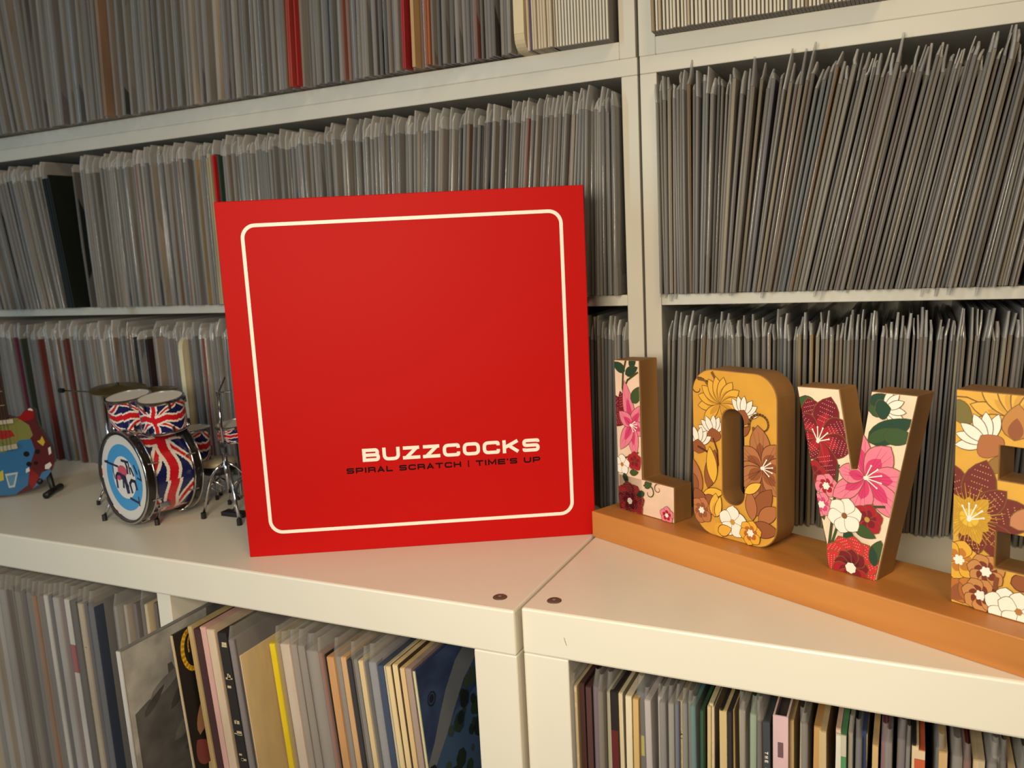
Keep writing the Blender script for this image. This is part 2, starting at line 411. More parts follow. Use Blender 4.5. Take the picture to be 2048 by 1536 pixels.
tag(so, 'tightly packed 7-inch singles in cloudy plastic sleeves filling the left-hand shelves', 'records', kind='stuff')

# card divider and bare card sleeves at the end of the top row
def bare_card(x, z, t, h, col, label, lean=0.0, ov=0.02, grp=None, name='card_sleeve', edge=(214, 205, 186), dep=0.176):
    o = thing(name, label, 'record', (x, YU-ov, z), 0.0, grp); o.rotation_euler = (0, lean, 0)
    a = MB(); a.box(-t*0.5, t*0.5, 0.0004, dep, 0, h, rgb(*col)); a.build('cover', M_CARD, o)
    a = MB(); a.box(-t*0.30, t*0.30, -0.0003, 0.004, 0.0006, h-0.0006, rgb(*edge)); a.build('open_edge', M_CARD, o)
    return o
def rounded_card(x, z, t, h, col, label, lean, ov, name, zlow=False):
    o = thing(name, label, 'divider', (x, YU-ov, z)); o.rotation_euler = (0, lean, 0)
    a = MB(); r = 0.014
    if zlow: poly = [(r*(1-math.sin(q)), r*(1-math.cos(q))) for q in [k*PI/12 for k in range(0, 7)]]+[(0, h), (0.17, h), (0.17, 0)]
    else: poly = [(0, 0)]+[(r*(1-math.cos(q)), h-r*(1-math.sin(q))) for q in [k*PI/12 for k in range(0, 7)]]+[(0.17, h), (0.17, 0)]
    a.prism(poly, lambda u_, v_, d: Vector((d, u_, v_)), -t/2, t/2, rgb(*col)); a.build('card', M_CARD, o)
    a = MB()
    if zlow: a.box(-t/2, t/2, -0.0004, 0.0003, 0.016, h-0.004, rgb(*[min(255, q+10) for q in col]))
    else: a.box(-t/2, t/2, -0.0004, 0.0003, 0.002, h-0.016, rgb(*[min(255, q+10) for q in col]))
    a.build('front_edge', M_CARD, o)
    return o
XC = onY(1039, 50, YU-0.022).x
rounded_card(XC, ZA+TU, 0.0105, 0.185, (206, 192, 158), 'thick cream divider card with rounded lower corner in the top left row', 0.01, 0.024, 'divider_card', True)
x = XC+0.0058; n = 0
while x < -0.049:
    t = random.uniform(0.0026, 0.0036); n += 1
    c = random.choice([(150, 138, 124), (170, 156, 138), (134, 124, 114), (184, 170, 148)])
    if n == 2: c = (84, 66, 96)
    bare_card(x+t/2, ZA+TU, t*0.95, 0.182, c, '%s bare card sleeve, %s right of the cream divider card, top left row' % ('purple' if n == 2 else 'beige', ordinal(n)), 0.0, 0.02+random.uniform(-0.002, 0.002), 'bare card sleeves in the top left row', edge=(200, 186, 164) if n != 2 else (84, 66, 96)); x += t
x = -0.0495; n = 0
while x < 0.0045:
    t = random.uniform(0.0029, 0.0033); n += 1
    bare_card(x+t/2, ZA+TU, t*0.92, 0.18, (124, 120, 114), 'white-edged card sleeve, %s of the block beside the post, top left row' % ordinal(n), 0.0, 0.016, 'white-edged card sleeves, top left row', edge=(212, 206, 192)); x += t
x = XS+0.0018+TU+0.0015; n = 0
while x < 0.232:
    t = random.uniform(0.0029, 0.0036); n += 1
    e = (212, 204, 186) if random.random() < 0.8 else random.choice([(150, 126, 96), (120, 112, 104), (180, 164, 132)])
    bare_card(x+t/2, ZA+TU, t*0.9, 0.18+random.uniform(-0.001, 0.001), (112, 106, 100), '%s-edged card sleeve, %s from the post, top right row' % ('white' if e[0] > 200 else 'dull brown', ordinal(n)), -0.01, 0.018+random.uniform(-0.0015, 0.0015), 'card sleeves in the top right row', edge=e); x += t
rounded_card(onY(361, 700, YU-0.017).x, 0.0, 0.007, 0.178, (216, 206, 172), 'cream divider card with rounded top behind the drum kit', 0.0, 0.017, 'divider_card')

exec_parts = True

# ------------------------------------------------------------------ 12-inch LPs in the cubbies
def lp(name, x, y, z, t, lean, cols, label, grp, h=0.303, sleeve=None, art=None, facecol=None, cat='record', worn=False):
    """cols: list of (z fraction, colour) bands down the spine"""
    o = thing(name, label, cat, (x, y, z), 0.0, grp); o.rotation_euler = (0, lean, 0)
    dep = 0.305
    a = MB(); fc = facecol or cols[0][1]
    a.box(-t*0.5, t*0.5, 0.0006, dep, 0, h, rgb(*fc)); a.build('cover', M_CARD, o)
    a = MB(); z1 = h
    for i, (fr, c) in enumerate(cols):
        z0 = h*(1-fr)
        a.box(-t*0.5+0.00015, t*0.5-0.00015, -0.0004, 0.0008, max(0.0003, z0), z1-0.0003, rgb(*c)); z1 = z0
    s = a.build('spine', M_CARD, o)
    if worn:
        a = MB()
        for k in range(16):
            zz = random.uniform(h*0.45, h-0.004)
            a.box(random.uniform(-t*0.45, 0), random.uniform(0, t*0.45), -0.0006, 0, zz, zz+random.uniform(0.0008, 0.004), rgb(210, 190, 150))
        a.build('spine_wear', M_CARD, s)['kind'] = 'stuff'
    if sleeve:
        a = MB(); sleeve_geo2(a, t+0.0012, sleeve, dep)
        a.build('outer_sleeve', M_PLASTIC_CLEAR, o, smooth=True)
    return o
def sleeve_geo2(mb, t, hs, dep):
    hw = t/2; lv = [0.0, 0.15, 0.303, hs]; v = []
    for i, z in enumerate(lv):
        k = [1, 1, 1, 0.75][i]; dx = random.uniform(-1, 1)*0.0012 if i == 3 else 0
        fy = -0.0035+[0.0006, 0, 0.0004, 0.004][i]
        v += [(-hw*k, dep, min(z, 0.31)), (-hw*k+dx, 0.03, z), (-hw*k*0.8+dx, fy+0.002, z), (dx, fy, z), (hw*k*0.8+dx, fy+0.002, z), (hw*k+dx, 0.03, z), (hw*k, dep, min(z, 0.31))]
    f = []
    for i in range(3):
        for k in range(6): f.append((i*7+k, i*7+k+1, (i+1)*7+k+1, (i+1)*7+k))
    mb.add(v, f, (1, 1, 1, 1), 0)

# right-hand cubby: (x pixel of the spine's left edge at y=1480, colour, colour word, sleeve, extra)
RIGHT = [(1147, (112, 112, 116), 'blue-grey', 1), (1155, (196, 176, 138), 'worn cream', 0), (1162, (72, 42, 38), 'maroon', 0), (1172, (82, 52, 50), 'dark brown', 0),
 (1184, (98, 60, 94), 'purple', 1), (1198, (112, 98, 88), 'brown-grey', 1), (1210, (188, 182, 150), 'pale olive', 1), (1226, (36, 26, 26), 'black', 0),
 (1241, (222, 208, 178), 'cream', 0), (1250, (226, 212, 184), 'ivory', 0), (1263, (208, 174, 116), 'tan', 0), (1275, (84, 90, 102), 'slate', 1), (1297, (204, 194, 198), 'pale lilac', 1),
 (1310, (196, 188, 190), 'pale grey', 1), (1319, (128, 124, 128), 'grey', 1), (1332, (154, 152, 146), 'light grey', 1), (1344, (72, 88, 128), 'blue', 1), (1352, (200, 180, 150), 'mottled cream', 0),
 (1364, (122, 122, 116), 'grey', 1), (1375, (108, 112, 108), 'dull grey', 1), (1386, (50, 122, 128), 'teal', 1), (1397, (42, 84, 58), 'dark green', 0), (1404, (214, 196, 150), 'cream', 0), (1412, (216, 200, 176), 'ivory', 0),
 (1422, (206, 190, 158), 'worn cream', 0), (1431, (36, 32, 32), 'black', 0), (1438, (206, 182, 132), 'tan', 0), (1454, (46, 42, 42), 'black', 0), (1463, (206, 176, 126), 'tan', 0),
 (1473, (172, 160, 140), 'beige', 1), (1482, (178, 166, 144), 'beige', 1), (1495, (152, 178, 152), 'mint', 1), (1509, (152, 142, 138), 'mauve-grey', 1), (1523, (70, 68, 68), 'charcoal', 1),
 (1532, (62, 66, 72), 'slate with white lettering', 0), (1548, (216, 182, 188), 'PINK', 0), (1580, (212, 184, 132), 'cream', 0), (1589, (216, 206, 190), 'off-white', 1), (1602, (120, 112, 108), 'grey', 1), (1616, (196, 152, 92), 'tan-orange', 0),
 (1637, (204, 178, 130), 'tan', 0), (1649, (200, 176, 134), 'tan', 0), (1661, (226, 218, 204), 'white', 0), (1673, (216, 180, 160), 'pink-beige', 0), (1684, (84, 142, 94), 'green', 0), (1696, (176, 168, 152), 'beige', 1), (1706, (86, 92, 102), 'slate', 1),
 (1719, (216, 194, 130), 'cream-yellow', 0), (1729, (52, 62, 104), 'navy', 0), (1741, (204, 172, 118), 'tan', 0), (1754, (122, 60, 76), 'maroon', 1), (1771, (126, 120, 124), 'grey', 1), (1786, (106, 92, 106), 'purple-grey', 1), (1803, (116, 112, 110), 'grey', 1),
 (1812, (34, 30, 30), 'black', 0), (1821, (214, 196, 160), 'cream', 0), (1836, (194, 92, 52), 'orange', 0), (1860, (70, 82, 90), 'slate', 1), (1879, (202, 168, 120), 'tan', 0), (1898, (126, 120, 116), 'grey', 1), (1920, (118, 42, 44), 'dark red', 1),
 (1936, (206, 186, 152), 'worn cream', 0), (1952, (190, 172, 140), 'worn tan', 0), (1967, (116, 114, 116), 'grey', 1), (1986, (150, 146, 146), 'pale grey', 1), (2004, (60, 56, 58), 'charcoal', 1), (2018, (196, 172, 132), 'tan', 0), (2034, (120, 116, 112), 'grey', 1), (2052, (70, 60, 60), 'brown', 1), (2070, (70, 60, 60), 'brown', 1)]
YR = 0.0072
for i, (px, c, nm, slv) in enumerate(RIGHT[:-1]):
    off = random.uniform(0.006, 0.016)
    y = YR+off
    xa = onY(px, 1480, y).x; xb = onY(RIGHT[i+1][0], 1480, y).x
    xa = onY(px, 1480, YR+0.011).x; xb = onY(RIGHT[i+1][0], 1480, YR+0.011).x
    if xa < 0.0025+T+0.0006: xa = 0.0025+T+0.0006
    t = (xb-xa)*0.94; xm = (xa+xb)/2
    if xb > 0.355: break
    zt = ZS
    h = 0.303+random.uniform(-0.001, 0.003)
    if nm == 'PINK':
        o = thing('record_box_set', 'pale pink slipcase box set standing among the LPs in right cubby', 'box set', (xm, YR+0.004, zt))
        hh = 0.312
        MB().box(-t/2, t/2, 0, 0.0012, 0, hh, rgb(*c)).build('spine', M_CARD, o)
        MB().box(-t/2, -t/2+0.0012, 0.0012, 0.31, 0, hh, rgb(210, 184, 176)).build('side_board', M_CARD, o)
        MB().box(t/2-0.0012, t/2, 0.0012, 0.31, 0, hh, rgb(214, 186, 176)).build('side_board', M_CARD, o)
        MB().box(-t/2+0.0012, t/2-0.0012, 0.0012, 0.31, 0, hh-0.006, rgb(64, 56, 54)).build('inner_records', M_CARD, o)
        a = MB(); a.box(-0.0018, 0.0018, -0.0003, 0, hh-0.030, hh-0.019, rgb(110, 84, 92)); a.build('title_print', M_PRINT, o)
        continue
    bands = [(1.0, c)]
    if nm == 'black' and i == 7: bands = [(0.10, c), (0.5, (96, 30, 34)), (1.0, c)]
    if nm == 'blue-grey': bands = [(0.2, c), (1.0, (96, 100, 108))]
    if nm == 'orange': bands = [(0.02, (220, 196, 160)), (0.35, c), (1.0, (220, 196, 160))]
    if nm == 'green': bands = [(0.05, (196, 190, 170)), (0.10, c), (0.14, (190, 200, 170)), (1.0, c)]
    words = nm if 'worn' not in nm else nm
    o = lp('vinyl_album', xm, y, zt, max(0.0014, t), 0.0 if i < 3 else random.uniform(-0.008, 0.012), bands, '%s LP spine, %s from the white side panel in right cubby' % (words, ordinal(i+1)),
           'LPs in the right-hand cubby', h, 0.312+random.uniform(0, 0.008) if slv else None, facecol=tuple(int(q*0.9) for q in c), worn='worn' in nm or 'mottled' in nm)
    if i == 11:
        a = MB(); a.box(-0.0020, 0.0014, -0.0012, -0.0006, h-0.050, h-0.034, rgb(196, 190, 90)); a.build('price_sticker', M_PRINT, o)
    RIGHT[i] = RIGHT[i]+(o, t, h)

# left-hand cubbies: (pixel x at y=1420, colour, word, sleeve, front Y)
lean_l = -0.075
def left_lp(pxa, pxb, c, nm, slv, yf, lean, label, grp, bands=None, facecol=None, name='vinyl_album', h=None, worn=False):
    pa = onY(pxa, 1420, yf); pb = onY(pxb, 1420, yf)
    t = (pb.x-pa.x)*0.95
    xm = (pa.x+pb.x)/2
    zm = (pa.z+pb.z)/2
    xb = xm-math.tan(lean)*(zm-ZS)        # foot of the record
    z0 = ZS+abs(math.sin(lean))*t*0.5+0.0003
    return lp(name, xb, yf, z0, t, lean, bands or [(1.0, c)], label, grp, h or 0.303+random.uniform(-0.001, 0.002), slv, facecol=facecol, worn=worn), t
LEFTA = [(404, 412, (206, 182, 134), 'cream', 0, -0.006), (412, 428, (74, 44, 46), 'dark maroon', 0, -0.004), (428, 440, (226, 178, 168), 'pink', 0, -0.003), (440, 456, (226, 200, 172), 'pale peach', 0, -0.004),
 (460, 479, (44, 38, 36), 'worn black', 0, -0.006), (481, 491, (128, 116, 124), 'mauve-grey', 1, -0.012)]
LEFTB = [(560, 571, (236, 214, 34), 'bright yellow', 0, -0.006), (572, 581, (178, 150, 118), 'tan', 1, -0.003), (581, 599, (232, 210, 192), 'off-white', 1, -0.005), (600, 614, (160, 146, 138), 'grey', 1, -0.003), (614, 630, (150, 138, 130), 'warm grey', 1, -0.002), (630, 655, (156, 146, 138), 'greige', 1, -0.003),
 (655, 663, (150, 84, 74), 'brick red', 1, -0.006), (663, 669, (50, 44, 44), 'black', 0, -0.004), (669, 684, (206, 154, 102), 'orange-tan', 0, -0.008), (684, 697, (150, 142, 138), 'grey', 1, -0.005), (697, 708, (214, 170, 122), 'peach', 0, -0.006), (708, 717, (58, 56, 62), 'charcoal', 0, -0.008),
 (717, 731, (136, 134, 140), 'mid grey', 1, -0.004), (731, 741, (222, 196, 148), 'cream', 0, -0.007), (741, 751, (62, 64, 82), 'navy', 1, -0.005), (751, 767, (150, 152, 164), 'pale blue-grey', 1, -0.005), (767, 779, (66, 78, 104), 'steel blue', 0, -0.005), (779, 784, (200, 190, 170), 'ivory', 0, -0.004),
 (784, 794, (230, 206, 158), 'cream', 0, -0.004), (794, 797, (60, 50, 46), 'black', 0, -0.003), (797, 808, (230, 204, 154), 'pale cream', 0, -0.003), (808, 811, (70, 52, 40), 'dark brown', 0, -0.003), (811, 821, (222, 190, 140), 'tan cream', 0, -0.003), (822, 834, (170, 148, 138), 'dusky pink', 0, -0.004)]
cell = 'left cubby'
n = 0
# charcoal photograph LP that sticks out of the shelf
GY = -0.062
gray, gt = left_lp(249, 257, (206, 202, 196), 'grey', None, GY, -0.022, 'LP with a misty charcoal photograph cover jutting out of the shelf, left cubby', 'LPs in the left-hand cubbies', facecol=(120, 118, 116), h=0.302)
blackl, bt = left_lp(366, 370, (206, 186, 150), 'black', None, -0.022, -0.07, 'black LP cover with yellow brush lettering, left cubby', 'LPs in the left-hand cubbies', facecol=(26, 22, 20))
for q in LEFTA:
    n += 1
    left_lp(q[0], q[1], q[2], q[3], (0.316 if q[4] else None), q[5], lean_l, '%s LP spine, %s right of the black cover with yellow lettering' % (q[3], ordinal(n)), 'LPs in the left-hand cubbies', worn='worn' in q[3], facecol=tuple(int(k*0.9) for k in q[2]))
kraft, kt = left_lp(497, 500, (206, 180, 136), 'kraft', None, -0.034, lean_l, 'plain kraft-brown sleeve jutting out beside the bright yellow spine', 'LPs in the left-hand cubbies', facecol=(214, 188, 142))
n = 0
for q in LEFTB:
    n += 1
    left_lp(q[0], q[1], q[2], q[3], (0.316+random.uniform(0, 0.004) if q[4] else None), q[5], lean_l+random.uniform(-0.004, 0.004), ('%s LP spine, %s right of the kraft-brown sleeve' % (q[3], ordinal(n))), 'LPs in the left-hand cubbies', facecol=tuple(int(k*0.9) for k in q[2]))
blue, blt = left_lp(836, 841, (206, 200, 160), 'blue', None, -0.005, lean_l, 'LP with blue sky and dark trees cover, beside the white side panel', 'LPs in the left-hand cubbies', facecol=(48, 58, 96))
# far-left cubby
FAR = [(2, 12, (150, 146, 142), 'pale grey', 1), (12, 22, (186, 180, 174), 'white', 1), (22, 34, (176, 170, 166), 'off-white', 1), (34, 44, (190, 184, 178), 'ivory', 1), (44, 56, (160, 156, 152), 'light grey', 1), (56, 64, (66, 52, 62), 'dark plum', 1), (64, 74, (120, 114, 108), 'brown-grey', 1), (74, 86, (132, 124, 112), 'taupe', 1),
 (86, 97, (48, 54, 66), 'navy', 1), (97, 107, (116, 112, 112), 'grey', 1), (107, 114, (158, 106, 70), 'orange-brown', 1), (114, 130, (110, 106, 112), 'dusky grey', 1), (130, 138, (222, 218, 212), 'bright white', 1), (138, 147, (62, 70, 88), 'slate blue', 1), (147, 158, (186, 182, 182), 'silver grey', 1), (158, 169, (120, 100, 108), 'mauve', 1),
 (169, 179, (228, 222, 216), 'red-topped white', 1), (179, 193, (48, 46, 54), 'charcoal', 1), (193, 204, (206, 188, 162), 'mottled cream', 1), (204, 214, (60, 66, 84), 'ink blue', 1), (214, 226, (66, 76, 98), 'dark blue', 1)]
n = 0
for q in FAR:
    n += 1
    bd = None
    if 'red-topped' in q[3]: bd = [(0.16, q[2]), (0.26, (170, 34, 48)), (1.0, q[2])]
    left_lp(q[0]-8, q[1]-8, q[2], q[3], 0.316+random.uniform(0, 0.004), random.uniform(-0.004, 0.003), -0.012, '%s LP spine, %s from the left edge in the far-left cubby' % (q[3], ordinal(n)), 'LPs in the far-left cubby', bands=bd, facecol=tuple(int(k*0.9) for k in q[2]), worn='mottled' in q[3])
for k, (xx, yy, c, nm) in enumerate([(-0.4375, 0.006, (150, 148, 146), 'silver'), (-0.4315, 0.012, (170, 160, 150), 'beige'), (-0.425, 0.018, (120, 112, 112), 'dusky'), (-0.4185, 0.022, (96, 84, 80), 'brown'), (-0.412, 0.020, (206, 188, 156), 'cream'), (-0.406, 0.026, (110, 100, 96), 'taupe'), (-0.4, 0.028, (190, 172, 146), 'straw'), (-0.3935, 0.034, (70, 64, 66), 'charcoal'), (-0.3875, 0.030, (150, 140, 136), 'ash grey')]):
    lp('vinyl_album', xx, yy, ZS, 0.004, 0.0, [(1.0, c)], '%s LP set back near the divider in the far-left cubby' % nm, 'LPs in the far-left cubby', 0.303, 0.316 if k % 3 == 0 else None)

# ------------------------------------------------------------------ flat prints
def clip(poly, conv):
    """Sutherland-Hodgman against a convex counter-clockwise polygon"""
    out = poly
    for i in range(len(conv)):
        ax, ay = conv[i]; bx, by = conv[(i+1) % len(conv)]
        inp = out; out = []
        if not inp: break
        def side(p): return (bx-ax)*(p[1]-ay)-(by-ay)*(p[0]-ax)
        for k in range(len(inp)):
            p, q = inp[k], inp[(k+1) % len(inp)]
            sp, sq = side(p), side(q)
            if sp >= 0: out.append(p)
            if (sp >= 0) != (sq >= 0):
                t = sp/(sp-sq); out.append((p[0]+(q[0]-p[0])*t, p[1]+(q[1]-p[1])*t))
    return out
def ccw(poly):
    a = sum(poly[i][0]*poly[(i+1) % len(poly)][1]-poly[(i+1) % len(poly)][0]*poly[i][1] for i in range(len(poly)))
    return poly if a > 0 else poly[::-1]
class Print:
    def __init__(s): s.p = []; s.k = 0
    def poly(s, pts, col): s.p.append((pts, col, s.k)); s.k += 1
    def fan(s, c, ring, col):
        for i in range(len(ring)): s.p.append(([c, ring[i], ring[(i+1) % len(ring)]], col, s.k))
        s.k += 1
    def disc(s, x, y, r, col, n=14, ry=None): s.poly([(x+r*math.cos(2*PI*i/n), y+(ry or r)*math.sin(2*PI*i/n)) for i in range(n)], col)
    def stroke(s, pts, wd, col, taper=False):
        n = len(pts)
        for i in range(n-1):
            (x0, y0), (x1, y1) = pts[i], pts[i+1]
            L = math.hypot(x1-x0, y1-y0) or 1e-9; nx, ny = -(y1-y0)/L, (x1-x0)/L
            w0 = wd*(1-0.7*i/(n-1)) if taper else wd; w1 = wd*(1-0.7*(i+1)/(n-1)) if taper else wd
            ex_, ey_ = (x1-x0)/L*w1*0.3, (y1-y0)/L*w1*0.3
            s.p.append(([(x0+nx*w0/2-ex_, y0+ny*w0/2-ey_), (x0-nx*w0/2-ex_, y0-ny*w0/2-ey_), (x1-nx*w1/2+ex_, y1-ny*w1/2+ey_), (x1+nx*w1/2+ex_, y1+ny*w1/2+ey_)], col, s.k))
        s.k += 1
    def petal_pts(s, x, y, a, L, W, tip=0.6, n=9):
        ca, sa = math.cos(a), math.sin(a); left = []; right = []
        for i in range(n):
            q = i/(n-1); wd = W*0.5*(math.sin(PI*min(1, q**tip))**0.8 if 0 < q < 1 else 0.0)
            left.append((q*L, wd)); right.append((q*L, -wd))
        pts = left+right[-2:0:-1]
        return [(x+px*ca-py*sa, y+px*sa+py*ca) for px, py in pts]
    def petal(s, x, y, a, L, W, col, line=None, core=None, tip=0.75, lw=0.0006, veins=0, vcol=None, dots=None):
        if line:
            s.poly(s.petal_pts(x-lw*math.cos(a), y-lw*math.sin(a), a, L+2*lw, W+2*lw, tip), line)
        s.poly(s.petal_pts(x, y, a, L, W, col and tip or tip), col)
        if core: s.poly(s.petal_pts(x, y, a, L*0.62, W*0.55, tip), core)
        for k in range(veins):
            d = (k-(veins-1)/2)*0.22
            s.stroke([(x+L*0.08*math.cos(a), y+L*0.08*math.sin(a)), (x+L*0.5*math.cos(a+d*0.7), y+L*0.5*math.sin(a+d*0.7)), (x+L*0.86*math.cos(a+d*0.75), y+L*0.86*math.sin(a+d*0.75))], 0.00045, vcol or line, True)
        if dots:
            for i in range(4, 10):
                for j in range(-3, 4):
                    q = i/10.0; ww = W*0.42*math.sin(PI*q**tip)
                    px, py = q*L, j*0.0016+(0.0008 if i % 2 else 0)
                    if abs(py) < ww: s.p.append(([(x+px*math.cos(a)-py*math.sin(a)+0.00038*ca_, y+px*math.sin(a)+py*math.cos(a)+0.00038*sa_) for ca_, sa_ in ((1, 0), (0, 1), (-1, 0), (0, -1))], dots, s.k))
            s.k += 1
    def stamen(s, x, y, a, r, col):
        for d in (-0.9, -0.45, 0.0, 0.4, 0.85):
            L = r*(0.7+0.5*math.cos(d)); s.stroke([(x, y), (x+L*math.cos(a+d), y+L*math.sin(a+d))], 0.0008, col)
            s.disc(x+L*math.cos(a+d), y+L*math.sin(a+d), 0.0007, col, 8)
        s.disc(x, y, 0.0014, col, 10)
    def bloom(s, x, y, r, n, col, line, core, a0=0.3, wid=0.9, centre=None, cr=0.28):
        for i in range(n): s.petal(x, y, a0+2*PI*i/n, r, r*wid, col, line, core, 1.35, 0.0004)
        if centre: 
            s.disc(x, y, r*cr, centre, 10)
            for i in range(6): s.disc(x+r*cr*0.9*math.cos(i*1.047), y+r*cr*0.9*math.sin(i*1.047), r*0.09, centre, 6)
    def tulip(s, x, y, r, a, cup, line, white=rgb(244, 236, 220)):
        for d in (-1.0, 1.0, -0.62, 0.62, -0.25, 0.25): s.petal(x, y, a+d, r, r*0.34, white, line, None, 1.2, 0.0005)
        s.petal(x-r*0.42*math.cos(a), y-r*0.42*math.sin(a), a, r*0.75, r*0.9, cup, line, None, 0.8, 0.0003)
    def curl(s, x, y, r, a0, turns, wd, col):
        pts = []
        n = 22
        for i in range(n):
            q = i/(n-1); rr = r*(1-0.82*q); a = a0+turns*2*PI*q
            pts.append((x+rr*math.cos(a), y+rr*math.sin(a)))
        s.stroke(pts, wd, col, True)
    def build(s, name, pieces, to3, m, parent, h0=0.00006, dh=0.000006):
        mb = MB()
        for pts, col, k in s.p:
            pts = ccw(pts)
            if pieces is None: outs = [pts]
            else: outs = [clip(pts, pc) for pc in pieces]
            for o in outs:
                if len(o) >= 3:
                    mb.add([to3(u_, v_, h0+dh*k) for u_, v_ in o], [tuple(range(len(o)))], col)
        return mb.build(name, m, parent)

# LP cover art (on the right-hand faces, local plane x = t/2, u = depth, v = height)
pr = Print()
pr.poly([(0.001, 0.001), (0.304, 0.001), (0.304, 0.301), (0.001, 0.301)], rgb(168, 166, 162))
pr.poly([(0.006, 0.006), (0.299, 0.006), (0.299, 0.262), (0.15, 0.258), (0.12, 0.267), (0.115, 0.262), (0.085, 0.262), (0.083, 0.272), (0.078, 0.272), (0.076, 0.262), (0.055, 0.258), (0.052, 0.268), (0.047, 0.268), (0.046, 0.252), (0.02, 0.245), (0.006, 0.24)], rgb(92, 90, 90))
pr.poly([(0.094, 0.25), (0.125, 0.25), (0.125, 0.301), (0.1, 0.301)], rgb(100, 98, 96))
for k in range(26):
    xx, yy = random.uniform(0.01, 0.2), random.uniform(0.02, 0.245)
    g = random.uniform(62, 128); L = random.uniform(0.015, 0.06)
    pr.petal(xx, yy, random.uniform(0.2, 1.0), L, L*0.25, rgb(g, g-1, g-2))
pr.build('cover_photograph', [[(0.001, 0.001), (0.304, 0.001), (0.304, 0.301), (0.001, 0.301)]], lambda u_, v_, h: Vector((gt/2+h, u_, v_)), mat('matt_print', attr=True, rough=0.5, noise=(40.0, (1, 1, 1), 0.7, 1.25)), gray)
pr = Print()
def cu(pts): return [(u_*0.72-0.005, v_) for u_, v_ in pts]
pr.stroke([(0.0195+0.0115*math.cos(a_), 0.281+0.0185*math.sin(a_)) for a_ in [1.15+k*0.27 for k in range(15)]], 0.0042, rgb(224, 176, 40))
pr.stroke([(0.0205+0.0055*math.cos(a_), 0.283+0.012*math.sin(a_)) for a_ in [1.3+k*0.3 for k in range(8)]], 0.0015, rgb(200, 150, 34))
pr.stroke(cu([(0.04, 0.20), (0.03, 0.16), (0.035, 0.12), (0.028, 0.08)]), 0.005, rgb(206, 186, 150), True)
pr.petal(0.012, 0.20, 1.2, 0.04, 0.012, rgb(150, 110, 84)); pr.petal(0.02, 0.17, 2.0, 0.03, 0.02, rgb(120, 60, 56))
pr.build('cover_lettering', [[(0.001, 0.001), (0.304, 0.001), (0.304, 0.302), (0.001, 0.302)]], lambda u_, v_, h: Vector((bt/2+h, u_, v_)), M_PRINT, blackl)['kind'] = 'stuff'
pr = Print()
sky = mat('sky_picture', noise=(16.0, (1, 1, 1.6), rgb(36, 44, 84), rgb(74, 92, 130)), rough=0.45)
MB().box(blt/2, blt/2+0.00008, 0.001, 0.304, 0.001, 0.302).build('cover_sky', sky, blue)
pr.poly([(0.0, 0.222), (0.014, 0.236), (0.026, 0.252), (0.040, 0.268), (0.06, 0.284), (0.1, 0.298), (0.3, 0.30), (0.3, 0.28), (0.11, 0.278), (0.07, 0.262), (0.05, 0.246), (0.03, 0.228), (0.0, 0.206)], rgb(120, 122, 128))
pr.poly([(0.0, 0.208), (0.02, 0.222), (0.05, 0.243), (0.3, 0.26), (0.3, 0.0), (0.0, 0.0)], rgb(66, 90, 124))
for k in range(150):
    u_ = random.uniform(0.0, 0.16); v_ = random.uniform(0.08, 0.215+0.75*max(0, u_-0.012))
    if v_ > 0.262: v_ = 0.262
    g = random.choice([rgb(30, 44, 34), rgb(40, 58, 42), rgb(24, 32, 30), rgb(58, 74, 58)])
    pr.disc(u_, v_, random.uniform(0.003, 0.009), g, 7)
for rr, c in ((0.0062, rgb(22, 26, 48)), (0.0050, rgb(56, 64, 104)), (0.0036, rgb(22, 26, 48))): pr.disc(0.016, 0.272, rr, c, 8)
pr.build('cover_picture', [[(0.001, 0.001), (0.304, 0.001), (0.304, 0.301), (0.001, 0.301)]], lambda u_, v_, h: Vector((blt/2+0.0001+h, u_, v_)), M_PRINT, blue)

# ------------------------------------------------------------------ red box set
BX = Vector((-0.2786, 0.0275, 0.0)); BYAW = 0.4955; BS = 0.318
bex = Vector((math.cos(BYAW), math.sin(BYAW), 0)); bn = Vector((-math.sin(BYAW), math.cos(BYAW), 0))
def boxuv(px, py):
    P = onP(px, py, BX, bn)-BX
    return (P.dot(bex), P.z)
box = thing('record_box_set', 'large square red box set standing on the worktop against the shelves', 'box set', BX, BYAW)
MB().box(0, BS, 0, 0.013, 0, BS).build('lid', M_RED, box, bevel=0.0007)
MB().box(0.0006, BS-0.0006, 0.0132, 0.027, 0.0006, BS-0.0006).build('tray', M_RED, box, bevel=0.0007)
def on_box(u_, v_, h): return Vector((u_, -0.0001-h, v_))
# rounded white border line
c4 = [boxuv(484, 452), boxuv(1121, 421), boxuv(1145, 1025), boxuv(542, 1066)]
x0 = (c4[0][0]+c4[3][0])/2; x1 = (c4[1][0]+c4[2][0])/2; z0 = (c4[3][1]+c4[2][1])/2; z1 = (c4[0][1]+c4[1][1])/2
def rrect(x0, x1, z0, z1, r, n=8):
    pts = []
    for cx, cz, a in ((x1-r, z1-r, 0), (x0+r, z1-r, PI/2), (x0+r, z0+r, PI), (x1-r, z0+r, 1.5*PI)):
        pts += [(cx+r*math.cos(a+PI/2*k/n), cz+r*math.sin(a+PI/2*k/n)) for k in range(n+1)]
    return pts
lw = 0.0031
ou = rrect(x0-lw/2, x1+lw/2, z0-lw/2, z1+lw/2, 0.0125); inn = rrect(x0+lw/2, x1-lw/2, z0+lw/2, z1-lw/2, 0.0095)
mb = MB(); n = len(ou)
mb.add([on_box(u_, v_, 0.0001) for u_, v_ in ou+inn], [(i, (i+1) % n, (i+1) % n+n, i+n) for i in range(n)])
mb.build('border_line', M_BOXWHITE, box)

